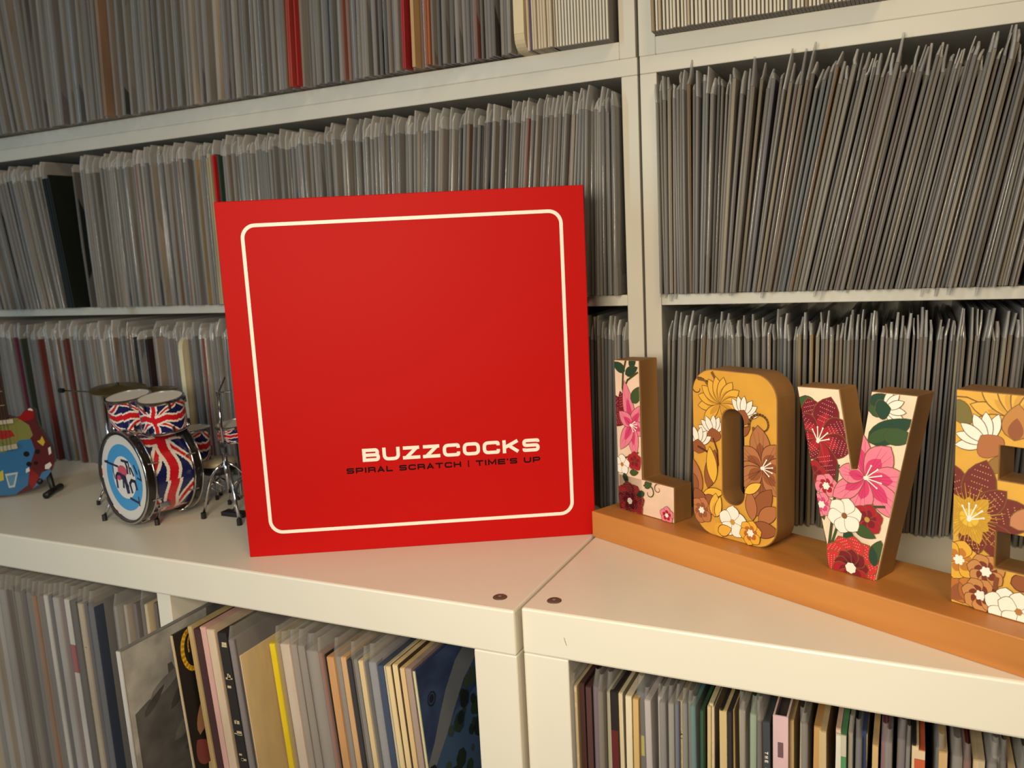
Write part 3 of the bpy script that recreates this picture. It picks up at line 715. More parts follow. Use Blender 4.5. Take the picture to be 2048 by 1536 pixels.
# wide square-shouldered stroke lettering
def rnd(pts, r, closed=False):
    """round the corners of a polyline"""
    out = []; n = len(pts)
    for i, p in enumerate(pts):
        if not closed and i in (0, n-1): out.append(p); continue
        a = pts[(i-1) % n]; b_ = pts[(i+1) % n]
        va = Vector((a[0]-p[0], a[1]-p[1])); vb = Vector((b_[0]-p[0], b_[1]-p[1]))
        rr = min(r, va.length*0.5, vb.length*0.5)
        A = Vector(p)+va.normalized()*rr; B = Vector(p)+vb.normalized()*rr; Pm = Vector(p)
        for k in range(6):
            t = k/5; q = A*(1-t)**2+Pm*2*t*(1-t)+B*t*t; out.append((q.x, q.y))
    return out
def stroke_mesh(mb, pts, wd, to3, closed=False, wdv=None):
    n = len(pts)
    L = []; Rr = []
    for i in range(n):
        if closed: a = pts[(i-1) % n]; b_ = pts[(i+1) % n]
        else: a = pts[max(0, i-1)]; b_ = pts[min(n-1, i+1)]
        p = pts[i]
        d1 = Vector((p[0]-a[0], p[1]-a[1])); d2 = Vector((b_[0]-p[0], b_[1]-p[1]))
        if d1.length < 1e-9: d1 = d2
        if d2.length < 1e-9: d2 = d1
        d1.normalize(); d2.normalize()
        t = (d1+d2); t = t.normalized() if t.length > 1e-6 else d1
        nx = Vector((-t.y, t.x)); k = 1.0/max(0.45, nx.dot(Vector((-d1.y, d1.x))))
        L.append((p[0]+nx.x*wd/2*k, p[1]+nx.y*wd/2*k)); Rr.append((p[0]-nx.x*wd/2*k, p[1]-nx.y*wd/2*k))
    v = [to3(*q) for q in L+Rr]; m = n if closed else n-1
    mb.add(v, [(i, (i+1) % n, (i+1) % n+n, i+n) for i in range(m)])
def glyph(ch, W, s):
    """centre-line strokes in a W x 1 cell, s = stroke weight"""
    a, b_, c, d = s/2, W-s/2, s/2, 1-s/2; m = 0.5; r = 0.30
    G = {
     'B': [([(a, 0), (a, 1)], 0), (rnd([(a, c), (b_, c), (b_, m), (a, m)], 0.22), 0), (rnd([(a, m), (b_-0.05, m), (b_-0.05, d), (a, d)], 0.22), 0)],
     'U': [(rnd([(a, 1), (a, c), (b_, c), (b_, 1)], 0.34), 0)],
     'Z': [([(0.04, d), (W-0.04, d)], 0), ([(0, c), (W, c)], 0), ([(b_-0.10, d), (a+0.12, c)], 0)],
     'C': [(rnd([(b_, 0.64), (b_, d), (a, d), (a, c), (b_, c), (b_, 0.36)], r), 0)],
     'O': [(rnd([(a, c), (b_, c), (b_, d), (a, d)], r, True), 1)],
     'K': [([(a, 0), (a, 1)], 0), ([(a, 0.42), (b_-0.02, 1-s*0.3)], 0), ([(W*0.42, 0.52), (b_, s*0.3)], 0)],
     'S': [(rnd([(b_, 0.72), (b_, d), (a, d), (a, m), (b_, m), (b_, c), (a, c), (a, 0.28)], 0.24), 0)],
     'P': [([(a, 0), (a, 1)], 0), (rnd([(a, d), (b_, d), (b_, 0.40), (a, 0.40)], 0.25), 0)],
     'I': [([(W/2, 0), (W/2, 1)], 0)],
     'R': [([(a, 0), (a, 1)], 0), (rnd([(a, d), (b_, d), (b_, 0.44), (a, 0.44)], 0.25), 0), (rnd([(b_-0.3, 0.44), (b_, 0.40), (b_, 0)], 0.12), 0)],
     'A': [([(s*0.45, 0), (W/2, 1-s*0.35), (W-s*0.45, 0)], 0), ([(W*0.22, 0.30), (W*0.78, 0.30)], 0)],
     'L': [([(a, 1), (a, c), (W, c)], 0)],
     'T': [([(0, d), (W, d)], 0), ([(W/2, 0), (W/2, d)], 0)],
     'H': [([(a, 0), (a, 1)], 0), ([(b_, 0), (b_, 1)], 0), ([(a, m), (b_, m)], 0)],
     'M': [([(a, 0), (a, 1-s*0.3), (W/2, 0.25), (b_, 1-s*0.3), (b_, 0)], 0)],
     'E': [([(W, d), (a, d), (a, c), (W, c)], 0), ([(a, m), (W*0.94, m)], 0)],
     '|': [([(W/2, -0.12), (W/2, 1.12)], 0)],
     "'": [([(W/2, 1), (W/2, 0.66)], 0)],
     'G': [(rnd([(b_, 0.64), (b_, d), (a, d), (a, c), (b_, c), (b_, m), (W*0.5, m)], r), 0)],
    }
    return G.get(ch, [])
WID = {'I': 0.28, '|': 0.2, "'": 0.2, ' ': 0.62, 'M': 1.45, 'L': 1.1}
def lettering(text, s, Wd, gap):
    """returns strokes and total width (cap height 1)"""
    x = 0.0; out = []
    for ch in text:
        W = WID.get(ch, Wd) if Wd > 0.9 else WID.get(ch, Wd)*0.6
        if ch in ('I', '|', "'"): W = max(W, s)
        for pts, cl in glyph(ch, W, s): out.append(([(px+x, py) for px, py in pts], cl, s if ch != '|' else s*0.7))
        x += W+gap
    return out, x-gap
def put_text(name, text, s, Wd, gap, origin, xdir, ydir, nrm, width, height, m, parent):
    st, tw = lettering(text, s, Wd, gap)
    mb = MB(); kx = width/tw
    for j, (pts, cl, sw) in enumerate(st):
        h = 0.00002*(j % 5)
        # stretch centre lines horizontally, keep stroke weight in cap-height units
        q = [(px*kx/height, py) for px, py in pts]
        stroke_mesh(mb, q, sw, lambda a, b_, h=h: origin+xdir*(a*height)+ydir*(b_*height)+nrm*h, bool(cl))
    return mb.build(name, m, parent)
o1 = boxuv(725.8, 924.0); e1 = boxuv(1079.5, 899.0); hcap = 0.5*(boxuv(723.6, 897.3)[1]-o1[1]+boxuv(1079, 873.7)[1]-e1[1])
put_text('band_name_lettering', 'BUZZCOCKS', 0.255, 1.28, 0.20, Vector((o1[0], -0.00015, o1[1])), Vector((1, 0, 0)), Vector((0, 0, 1)), Vector((0, -1, 0)), e1[0]-o1[0], hcap, M_BOXWHITE, box)
o2 = boxuv(693.7, 948.0); e2 = boxuv(1080.5, 921.0); hc2 = 0.5*(boxuv(692.6, 937)[1]-o2[1]+boxuv(1081, 910)[1]-e2[1])
put_text('title_lettering', "SPIRAL SCRATCH | TIME'S UP", 0.26, 1.3, 0.26, Vector((o2[0], -0.00015, o2[1])), Vector((1, 0, 0)), Vector((0, 0, 1)), Vector((0, -1, 0)), e2[0]-o2[0], hc2, M_BOXBLACK, box)
# white lettering down one slate spine in the right cubby
for q in RIGHT:
    if len(q) > 4 and 'lettering' in q[2]:
        o, t, h = q[4:7]
        put_text('spine_lettering', 'THE CIR', 0.2, 0.8, 0.3, Vector((-0.0011, -0.0006, h-0.022)), Vector((0, 0, -1)), Vector((1, 0, 0)), Vector((0, -1, 0)), 0.019, 0.0022, M_BOXWHITE, o)

# ------------------------------------------------------------------ LOVE sign
SA = Vector((0.0004, 0.1718, 0.0)); sex = Vector((0.899, -0.4379, 0)).normalized(); sn = Vector((-sex.y, sex.x, 0))
SYAW = math.atan2(sex.y, sex.x)
HB = 0.0245; OF = 0.0235; OBK = 0.0462
sign = thing('letter_sign', 'wooden LOVE letter sign with floral print faces on a long base', 'sign', SA, SYAW)
base = MB().box(0, 0.392, 0, 0.0705, 0, HB).build('base', M_BASEWOOD, sign, bevel=0.0009)
def F(px, py):
    P = onP(px, py, SA+sn*OF, sn)-SA
    return (P.dot(sex), P.z)
def to_face(u_, v_, h): return Vector((u_, OF-0.0006-h, v_))
def letter(label, outline, hole, base_col, pieces):
    # wooden body
    mb = MB(); col = (1, 1, 1, 1)
    def t3(u_, v_, d): return Vector((u_, d, v_))
    if hole is None:
        mb.prism(outline, t3, OF, OBK)
    else:
        n = len(outline)
        for d, flip in ((OF, False), (OBK, True)):
            v = [t3(u_, v_, d) for u_, v_ in outline+hole]
            mb.add(v, [((i, (i+1) % n, (i+1) % n+n, i+n) if not flip else (i+n, (i+1) % n+n, (i+1) % n, i)) for i in range(n)])
        for lst, flip in ((outline, False), (hole, True)):
            v = [t3(u_, v_, OF) for u_, v_ in lst]+[t3(u_, v_, OBK) for u_, v_ in lst]
            mb.add(v, [((i, i+n, (i+1) % n+n, (i+1) % n) if not flip else ((i+1) % n, (i+1) % n+n, i+n, i)) for i in range(n)])
    body = mb.build('letter', M_WOOD, sign, bevel=0.0 if hole else 0.0007); body['label'] = label
    mb = MB()
    def inset(p, cx, cz): return p
    for pc in pieces: mb.add([to_face(u_, v_, -0.0002) for u_, v_ in pc], [tuple(range(len(pc)))], base_col)
    mb.build('painted_face', mat('painted_face', attr=True, rough=0.55, noise=(60.0, (1, 1, 1), 0.93, 1.06)), body)
    return body
GOLD = rgb(120, 84, 36); OLIVE = rgb(70, 70, 32); GREEN = rgb(58, 84, 40); DGREEN = rgb(34, 66, 42); CREAMW = rgb(246, 238, 224)
DRED = rgb(120, 18, 30); RED = rgb(168, 26, 38); PINK = rgb(212, 66, 116); LPINK = rgb(232, 128, 150); MAR = rgb(92, 14, 26)
CREAM = rgb(238, 206, 178); CREAM2 = rgb(240, 216, 186); OCHRE = rgb(218, 160, 56); OCHRE2 = rgb(222, 168, 62); BROWN = rgb(128, 70, 34); TAN = rgb(176, 108, 60); DBROWN = rgb(86, 44, 18); RUST = rgb(148, 84, 44)

# ---- L
lx0, lx1, lx2 = 0.0125, 0.0425, 0.0792; lz1, lz2 = 0.1645, 0.058
Lout = [(lx0+0.0012, HB), (lx2-0.0005, HB), (lx2, lz2-0.001), (lx1+0.001, lz2), (lx1, lz1), (lx0-0.0008, lz1-0.0015)]
Lp = [[(lx0+0.0016, HB+0.0006), (lx2-0.001, HB+0.0006), (lx2-0.0006, lz2-0.0016), (lx0+0.0014, lz2-0.0006)], [(lx0+0.0012, HB+0.001), (lx1-0.0006, HB+0.001), (lx1-0.0006, lz1-0.0006), (lx0, lz1-0.002)]]
L = letter('letter L in pale pink with crimson and pink flowers', Lout, None, CREAM, Lp)
pr = Print()
pr.stroke([F(1252, 722), F(1247, 745), F(1246, 775), F(1250, 800)], 0.0022, OLIVE); pr.stroke([F(1276, 745), F(1256, 760), F(1249, 776)], 0.0018, OLIVE)
for (x, y, a, l) in ((1250, 742, 2.7, 0.016), (1252, 748, 0.45, 0.016), (1262, 735, 1.2, 0.014)): pr.petal(*F(x, y), a, l, l*0.5, DGREEN, OLIVE)
for (a, l) in ((2.4, 0.026), (3.0, 0.022), (3.6, 0.024), (1.9, 0.022)): pr.petal(*F(1254, 830), a, l, 0.012, DRED, MAR, None, dots=rgb(220, 150, 150))
for (a, l) in ((1.75, 0.040), (0.9, 0.026), (-0.3, 0.02), (-1.45, 0.030), (-2.1, 0.028), (2.5, 0.018)): pr.petal(*F(1264, 850), a, l, 0.0125, LPINK, GOLD, PINK, veins=2, vcol=RED)
pr.petal(*F(1266, 805), 1.0, 0.018, 0.010, GREEN, OLIVE)
pr.stamen(*F(1263, 850), -0.2, 0.006, CREAMW)
pr.stroke([F(1240, 918), F(1262, 912), F(1278, 905)], 0.0014, OLIVE)
pr.bloom(*F(1271, 922), 0.009, 5, RED, GOLD, DRED, centre=None); pr.bloom(*F(1246, 928), 0.0095, 5, CREAMW, GOLD, None, centre=rgb(190, 120, 60), cr=0.16)
pr.petal(*F(1250, 946), -1.2, 0.010, 0.005, DGREEN, OLIVE); pr.petal(*F(1262, 945), 0.2, 0.010, 0.005, GREEN, OLIVE)
for i in range(8): pr.petal(*F(1262, 1000), i*0.785+0.2, 0.0175, 0.0155, RED if i % 2 else DRED, GOLD, MAR, 1.3, dots=rgb(226, 150, 140))
for i in range(6): pr.petal(*F(1262, 1000), i*1.047, 0.009, 0.007, MAR, RED)
pr.bloom(*F(1262, 1001), 0.0032, 6, CREAMW, None, None)
pr.curl(*F(1300, 985), 0.008, 2.4, -0.9, 0.0014, GREEN); pr.petal(*F(1293, 975), 0.9, 0.012, 0.006, GREEN, OLIVE); pr.petal(*F(1290, 985), 3.6, 0.010, 0.005, DGREEN, OLIVE); pr.curl(*F(1318, 978), 0.005, 1.2, 1.0, 0.001, GOLD)
pr.bloom(*F(1336, 1030), 0.008, 5, LPINK, GOLD, RED, centre=CREAMW, cr=0.2)
pr.build('floral_print', Lp, to_face, M_PRINT, L)

# ---- O
oc = (0.1408, 0.0935)
ow, oh = 0.0402, 0.0692
def superring(w_, h_, r, n=48, cx=oc[0], cz=oc[1]):
    pts = rrect(cx-w_, cx+w_, cz-h_, cz+h_, r, n//4-1); return pts
Oo = superring(ow, oh, 0.020); Oh = superring(0.0104, 0.0390, 0.0100, cx=0.1404, cz=0.0935)
def bow(p):    # slightly barrel-sided outline
    return p
ni = len(Oo)
Oi2 = [(oc[0]+(u_-oc[0])*0.985, oc[1]+(v_-oc[1])*0.991) for u_, v_ in Oo]; Oh2 = [(0.1404+(u_-0.1404)*1.06, 0.0935+(v_-0.0935)*1.015) for u_, v_ in Oh]
Op = [ccw([Oi2[i], Oi2[(i+1) % ni], Oh2[(i+1) % ni], Oh2[i]]) for i in range(ni)]
O = letter('letter O in mustard yellow with brown and white flowers', Oo, Oh, OCHRE, Op)
pr = Print()
pr.curl(*F(1397, 775), 0.010, 0.4, 0.9, 0.0018, GOLD); pr.stroke([F(1397, 758), F(1415, 762), F(1430, 775)], 0.0016, GOLD); pr.stroke([F(1425, 745), F(1434, 762), F(1438, 780)], 0.0026, GOLD)
for a in (3.3, 2.9, 2.5, 2.1, 1.75, 1.4, 1.0, 0.6, 0.2, -0.3, -0.9, 3.9): pr.petal(*F(1441, 808), a, 0.022, 0.0085, rgb(232, 176, 60), GOLD, rgb(206, 146, 44), 1.2, 0.0007)
for (x, y, a) in ((1486, 832, 1.2), (1428, 868, 1.8), (1398, 890, 1.6)): pr.tulip(*F(x, y), 0.016, a, RUST, DBROWN)
pr.curl(*F(1524, 852), 0.0115, 3.4, -0.95, 0.0026, GOLD); pr.stroke([F(1508, 855), F(1510, 870), F(1511, 882)], 0.0024, GOLD)
pr.stroke([F(1428, 876), F(1436, 900), F(1438, 930)], 0.0014, DBROWN); pr.stroke([F(1398, 892), F(1420, 905), F(1436, 918)], 0.0018, DBROWN); pr.petal(*F(1482, 870), 0.7, 0.012, 0.006, RUST, DBROWN)
for a in (1.7, 0.9, 0.1, 2.6, 3.5, -1.7, -0.8, -2.5): pr.petal(*F(1527, 938), a, 0.034 if a in (1.7, -1.7) else 0.026, 0.018, rgb(178, 114, 66), DBROWN, rgb(146, 82, 42), 1.1, veins=3, vcol=DBROWN)
pr.stamen(*F(1526, 936), 0.2, 0.008, CREAMW)
for (x, y, a, l, wd, c) in ((1404, 985, 1.95, 0.034, 0.013, TAN), (1418, 975, 1.35, 0.034, 0.012, RUST), (1398, 978, 2.3, 0.020, 0.012, RUST), (1430, 965, 1.7, 0.03, 0.01, rgb(232, 180, 60)), (1410, 985, 0.2, 0.020, 0.008, rgb(234, 180, 60)), (1412, 990, -0.5, 0.016, 0.010, RUST), (1392, 975, -1.0, 0.02, 0.012, RUST),
                          (1512, 1030, 1.0, 0.028, 0.014, RUST), (1520, 1042, 0.7, 0.022, 0.012, TAN), (1508, 1040, 1.7, 0.024, 0.010, TAN), (1492, 985, 0.6, 0.018, 0.007, rgb(236, 188, 70)), (1502, 1055, 0.1, 0.026, 0.013, RUST)): pr.petal(*F(x, y), a, l, wd, c, DBROWN, None, 0.9)
pr.bloom(*F(1406, 1019), 0.0115, 6, rgb(186, 116, 70), DBROWN, RUST, centre=CREAMW, cr=0.2); pr.petal(*F(1432, 1032), 1.5, 0.020, 0.011, rgb(232, 178, 62), DBROWN, rgb(214, 150, 44)); pr.petal(*F(1436, 1032), 1.35, 0.018, 0.006, rgb(238, 190, 76), DBROWN)
for i in range(6): pr.petal(*F(1470, 1065), 0.5+i*0.42, 0.013, 0.006, RUST, DBROWN)
pr.bloom(*F(1468, 1043), 0.0135, 5, CREAMW, DBROWN, None, centre=rgb(200, 150, 60), cr=0.12)
pr.disc(*F(1443, 1058), 0.006, rgb(226, 168, 54)); pr.petal(*F(1440, 1062), 0.4, 0.014, 0.009, rgb(232, 174, 60), DBROWN)
pr.bloom(*F(1504, 1065), 0.0105, 6, rgb(230, 170, 50), DBROWN, rgb(180, 100, 40), centre=CREAMW, cr=0.25)
pr.build('floral_print', Op, to_face, M_PRINT, O)

# ---- V
v = [F(1594.5, 788), F(1679, 792), F(1704, 938), F(1716, 938), F(1743, 793), F(1836.6, 802), F(1754, 1158), F(1661, 1139.5)]
zt = 0.1585
Vo = [(v[7][0], HB), (v[6][0], HB), (v[6][0]+0.012, 0.066), (v[5][0], zt), (v[4][0], zt), (v[3][0], v[3][1]), (v[2][0], v[2][1]), (v[1][0], zt-0.001), (v[0][0], zt-0.002), (v[0][0]+0.0025, 0.138)]
vi = 0.0005
mid = (v[2][0]+v[3][0])/2
Vp = [ccw([(Vo[0][0]+vi, HB+vi), (mid, HB+vi), (v[3][0], v[3][1]-vi), (v[2][0]-vi, v[2][1]), (v[1][0]-vi, zt-0.001-vi), (v[0][0]+vi, zt-0.002-vi), (v[0][0]+0.003, 0.138)]),
      ccw([(mid, HB+vi), (v[6][0]-vi, HB+vi), (Vo[2][0]-vi, 0.066), (v[5][0]-vi, zt-vi), (v[4][0]+vi, zt-vi), (v[3][0]+vi, v[3][1]), (mid, v[3][1]-vi)])]
def split(p, x):
    a = clip(p, [(-1, -1), (x, -1), (x, 1), (-1, 1)]); b_ = clip(p, [(x, -1), (1, -1), (1, 1), (x, 1)]); return a, b_
V1 = [ccw([Vp[0][0], Vp[0][1], Vp[0][2], Vp[0][3]]), ccw([Vp[0][0], Vp[0][3], Vp[0][4], Vp[0][5]]), ccw([Vp[0][0], Vp[0][5], Vp[0][6]])]
# convex pieces of both arms
def quads(lo0, lo1, hi1, hi0): return ccw([lo0, lo1, hi1, hi0])
Vp = [quads((Vo[0][0]+vi, HB+vi), (mid, HB+vi), (mid, v[3][1]-vi), (v[2][0]-vi, v[2][1]-vi)) , quads((Vo[0][0]+vi, HB+vi), (v[2][0]-vi, v[2][1]), (v[1][0]-vi, zt-0.0015), (v[0][0]+vi, zt-0.0025)),
      quads((mid, HB+vi), (v[6][0]-vi, HB+vi), (v[3][0]+vi, v[3][1]), (mid, v[3][1]-vi)), quads((v[6][0]-vi, HB+vi), (v[5][0]-vi, zt-vi), (v[4][0]+vi, zt-vi), (v[3][0]+vi, v[3][1]))]
Vo = [(v[7][0], HB), (v[6][0], HB), (v[5][0], zt), (v[4][0], zt), (v[3][0], v[3][1]), (v[2][0], v[2][1]), (v[1][0], zt-0.001), (v[0][0], zt-0.002)]
V = letter('letter V in cream with crimson, pink and white flowers', Vo, None, CREAM2, Vp)
pr = Print()
pr.petal(*F(1600, 795), -0.6, 0.022, 0.012, GREEN, OLIVE)
for a, l, w_ in ((1.9, 0.030, 0.020), (1.3, 0.032, 0.020), (2.5, 0.024, 0.018), (0.5, 0.026, 0.019), (-0.3, 0.024, 0.018), (-1.3, 0.034, 0.019), (3.3, 0.022, 0.014), (-2.2, 0.02, 0.014)):
    pr.petal(*F(1640, 876), a, l, w_, DRED, GOLD, RED, 1.25, veins=1, vcol=rgb(196, 70, 60), dots=rgb(228, 170, 176))
pr.stamen(*F(1637, 882), 1.2, 0.009, CREAMW)
pr.stroke([F(1678, 930), F(1672, 980), F(1668, 1020), F(1660, 1085)], 0.0022, OLIVE); pr.stroke([F(1632, 975), F(1640, 1030), F(1652, 1085)], 0.0024, DGREEN); pr.stroke([F(1692, 1030), F(1675, 1055), F(1662, 1095)], 0.002, GREEN)
pr.petal(*F(1632, 985), -1.2, 0.02, 0.008, GREEN, OLIVE); pr.petal(*F(1650, 1095), 2.0, 0.026, 0.008, DGREEN, OLIVE)
pr.bloom(*F(1630, 946), 0.010, 5, RED, GOLD, DRED, centre=None); pr.bloom(*F(1654, 971), 0.0095, 6, LPINK, GOLD, RED, centre=CREAMW, cr=0.25); pr.bloom(*F(1645, 1008), 0.0095, 6, LPINK, GOLD, PINK, centre=CREAMW, cr=0.25)
pr.petal(*F(1740, 820), 0.3, 0.016, 0.011, GREEN, OLIVE); pr.petal(*F(1742, 806), 0.5, 0.014, 0.008, DGREEN, OLIVE); pr.tulip(*F(1770, 818), 0.015, 0.2, DGREEN, GOLD)
pr.petal(*F(1738, 882), 0.55, 0.036, 0.015, DGREEN, OLIVE, GREEN); pr.petal(*F(1768, 872), 0.1, 0.022, 0.011, GREEN, OLIVE)
for a, l, w_ in ((1.75, 0.034, 0.014), (0.95, 0.030, 0.020), (0.05, 0.032, 0.019), (-0.75, 0.036, 0.018), (-1.75, 0.026, 0.017), (-2.5, 0.030, 0.014), (3.0, 0.02, 0.014)):
    pr.petal(*F(1733, 955), a, l, w_, LPINK, GOLD, rgb(214, 60, 110), 1.15, veins=3, vcol=rgb(190, 36, 86))
pr.stamen(*F(1733, 955), 0.3, 0.010, CREAMW)
pr.stroke([F(1772, 1013), F(1735, 1012), F(1702, 1022)], 0.0018, OLIVE)
pr.bloom(*F(1737, 1038), 0.0115, 6, RED, GOLD, DRED, centre=rgb(190, 150, 70), cr=0.1)
pr.petal(*F(1712, 1052), -0.3, 0.016, 0.008, GREEN, OLIVE); pr.petal(*F(1700, 1060), -1.6, 0.012, 0.007, DGREEN, OLIVE)
pr.bloom(*F(1692, 1030), 0.0135, 6, CREAMW, GOLD, None, centre=rgb(140, 90, 50), cr=0.1)
for i in range(7): pr.petal(*F(1706, 1130), -0.15+i*0.55, 0.022, 0.0165, rgb(206, 46, 48), GOLD, rgb(170, 24, 38), 1.35, dots=rgb(240, 170, 150))
for i in range(5): pr.petal(*F(1706, 1132), 0.1+i*0.73, 0.013, 0.010, DRED, GOLD, MAR, 1.3)
for i in range(4): pr.petal(*F(1706, 1134), 3.5+i*0.7, 0.016, 0.011, RED, GOLD, DRED, 1.2)
pr.bloom(*F(1705, 1134), 0.0042, 7, CREAMW, None, None)
pr.petal(*F(1752, 1120), 1.3, 0.016, 0.010, GREEN, OLIVE); pr.petal(*F(1752, 1130), 1.7, 0.014, 0.006, DGREEN, OLIVE)
pr.build('floral_print', Vp, to_face, M_PRINT, V)

# ---- E
ex0, ex1, ex2 = 0.3100, 0.3370, 0.3760; ez = 0.1655
n1 = (0.1115, 0.1330); n2 = (0.0550, 0.0785)
Eo = [(ex0+0.001, HB), (ex2, HB), (ex2, n2[0]), (ex1, n2[0]), (ex1, n2[1]), (ex2-0.003, n2[1]), (ex2-0.003, n1[0]), (ex1, n1[0]), (ex1, n1[1]), (ex2, n1[1]), (ex2, ez), (ex0, ez)]
q = 0.0006
Ep = [[(ex0+0.001+q, HB+q), (ex1-q, HB+q), (ex1-q, ez-q), (ex0+q, ez-q)], [(ex1-q, HB+q), (ex2-q, HB+q), (ex2-q, n2[0]-q), (ex1-q, n2[0]-q)], [(ex1-q, n2[1]+q), (ex2-0.003-q, n2[1]+q), (ex2-0.003-q, n1[0]-q), (ex1-q, n1[0]-q)], [(ex1-q, n1[1]+q), (ex2-q, n1[1]+q), (ex2-q, ez-q), (ex1-q, ez-q)]]
Eb = letter('letter E in mustard yellow with maroon, brown and white flowers', Eo, None, OCHRE2, Ep)
pr = Print()
pr.petal(*F(1905, 800), -0.9, 0.020, 0.012, rgb(120, 108, 50), GOLD); pr.stroke([F(1908, 792), F(1935, 794), F(1962, 806), F(1975, 818)], 0.0008, GOLD)
for a in (2.9, 2.4, 1.9, 1.4, 0.9, 0.4, 3.4): pr.petal(*F(2030, 838), a, 0.026, 0.009, rgb(228, 176, 70), GOLD, rgb(210, 156, 56), 1.2, 0.0008)
pr.petal(*F(2030, 880), 1.5, 0.022, 0.016, rgb(190, 130, 60), GOLD, RUST)
pr.tulip(*F(1978, 888), 0.020, 2.3, TAN, DBROWN); pr.petal(*F(1985, 945), 1.2, 0.012, 0.008, rgb(150, 110, 50), GOLD)
for a, l, w_ in ((2.05, 0.040, 0.020), (1.35, 0.040, 0.020), (0.25, 0.040, 0.022), (-0.6, 0.038, 0.020), (-1.4, 0.024, 0.016), (2.9, 0.026, 0.018), (0.8, 0.030, 0.014)):
    pr.petal(*F(1940, 1036), a, l, w_, rgb(116, 44, 30), GOLD, None, 1.2, dots=rgb(226, 176, 130))
for i in range(9): pr.petal(*F(1940, 1034), i*0.7+0.2, 0.0135+0.004*(i % 2), 0.009, rgb(206, 160, 44), None, rgb(226, 186, 60), 1.1)
for i in range(40): 
    fx, fy = F(1940, 1034); a_ = i*0.157; pr.stroke([(fx+0.006*math.cos(a_), fy+0.006*math.sin(a_)), (fx+(0.016+0.003*(i % 3))*math.cos(a_), fy+(0.016+0.003*(i % 3))*math.sin(a_))], 0.0009, rgb(196, 146, 40), True)
pr.stamen(*F(1940, 1038), 1.2, 0.009, CREAMW)
pr.petal(*F(2022, 1050), 0.6, 0.024, 0.012, rgb(196, 130, 90), GOLD)
pr.petal(*F(1905, 1195), 0.9, 0.03, 0.018, rgb(186, 110, 44), GOLD, RUST); pr.petal(*F(1935, 1205), 1.3, 0.026, 0.016, rgb(176, 100, 44), GOLD); pr.petal(*F(1920, 1160), 0.2, 0.026, 0.012, rgb(190, 120, 50), GOLD)
pr.bloom(*F(1920, 1118), 0.0135, 6, rgb(226, 172, 54), DBROWN, rgb(190, 120, 40), centre=CREAMW, cr=0.2)
for (x, y) in ((1974, 1142), (1963, 1189)): pr.bloom(*F(x, y), 0.0115, 7, rgb(196, 136, 74), DBROWN, rgb(120, 52, 30), centre=CREAMW, cr=0.24)
pr.stroke([F(1996, 1155), F(1992, 1180), F(1986, 1220)], 0.003, BROWN)
for (x, y) in ((2012, 1212), (2040, 1222)): pr.bloom(*F(x, y), 0.0125, 5, CREAMW, DBROWN, None, centre=rgb(170, 120, 60), cr=0.12)
pr.petal(*F(2025, 1165), 0.3, 0.014, 0.010, RUST, DBROWN)
pr.build('floral_print', Ep, to_face, M_PRINT, Eb)

# ------------------------------------------------------------------ miniature drum kit
NAVY = rgb(26, 30, 84); FRED = rgb(196, 24, 38); FWHITE = rgb(226, 220, 212)
def flag(u_, v_, ph=0.0):
    x = (u_-0.5)*2.0; y = (v_-0.5)
    y += 0.035*math.sin(7*x+ph); x += 0.05*math.sin(9*y+ph)
    ax, ay = abs(x), abs(y)
    if ay < 0.085 or ax < 0.085: return FRED
    if ay < 0.145 or ax < 0.145: return FWHITE
    d = abs(ay-ax*0.5)*0.894
    off = (ay-ax*0.5)*(1 if x*y > 0 else -1)
    if d < 0.035: return FRED
    if d < 0.085: return FWHITE
    return NAVY
def wrap(R, Lz, nrep, nu, nv, M, ph=0.0):
    mb = MB()
    for j in range(nv+1):
        for i in range(nu):
            a = 2*PI*i/nu; mb.v.append(tuple(M @ Vector((R*math.cos(a), R*math.sin(a), Lz*j/nv))))
    for j in range(nv):
        for i in range(nu):
            i2 = (i+1) % nu
            mb.f.append((j*nu+i, j*nu+i2, (j+1)*nu+i2, (j+1)*nu+i))
            mb.c.append(flag(((i+0.5)/nu*nrep+ph) % 1.0, (j+0.5)/nv, ph*6)); mb.m.append(0)
    return mb
DR, DL, DZ = 0.0452, 0.0587, 0.0524
AX = 1.351
kit = thing('toy_bass_drum', 'miniature bass drum with flag wrap and two rack toms on top', 'toy drum', (-0.4709, 0.0608, 0), AX-PI/2)
# drum axis: local +y ; build with z axis rotated onto +y
MD = Matrix.Translation((0, 0, DZ)) @ Matrix.Rotation(-PI/2, 4, 'X')
wrap(DR, DL, 3, 252, 84, MD, 0.97).build('shell', M_GLOSSPRINT, kit, smooth=True)
for y0 in (-0.0015, DL-0.0075):
    MB().lathe([(0.0455, y0), (0.0484, y0), (0.0488, y0+0.0008), (0.0488, y0+0.008), (0.0484, y0+0.009), (0.0455, y0+0.009), (0.0455, y0)], 64, MD).build('hoop', M_DARKHOOP, kit, smooth=True, angle=0.6)
    for yy in (y0-0.0003, y0+0.0088):
        MB().lathe([(0.0478, yy), (0.0491, yy), (0.0493, yy+0.0007), (0.0491, yy+0.0014), (0.0478, yy+0.0014), (0.0478, yy)], 64, MD).build('chrome_ring', M_CHROME, kit, smooth=True)
MB().lathe([(0.0001, 0.0006), (0.0453, 0.0006)], 56, MD).build('front_head', M_DRUMHEAD, kit)
MB().lathe([(0.0001, DL-0.0006), (0.0453, DL-0.0006)], 56, MD).build('rear_head', M_DRUMHEAD, kit)
pr = Print(); BLUE = rgb(66, 150, 206); INK = rgb(30, 36, 70)
RH = 0.0425
def H(x, y): return ((x-295)/182*RH, -(y-955)/378*RH)
pr.disc(0, 0, RH*0.83, BLUE, 48); pr.disc(0, 0, RH*0.53, rgb(222, 218, 212), 40)
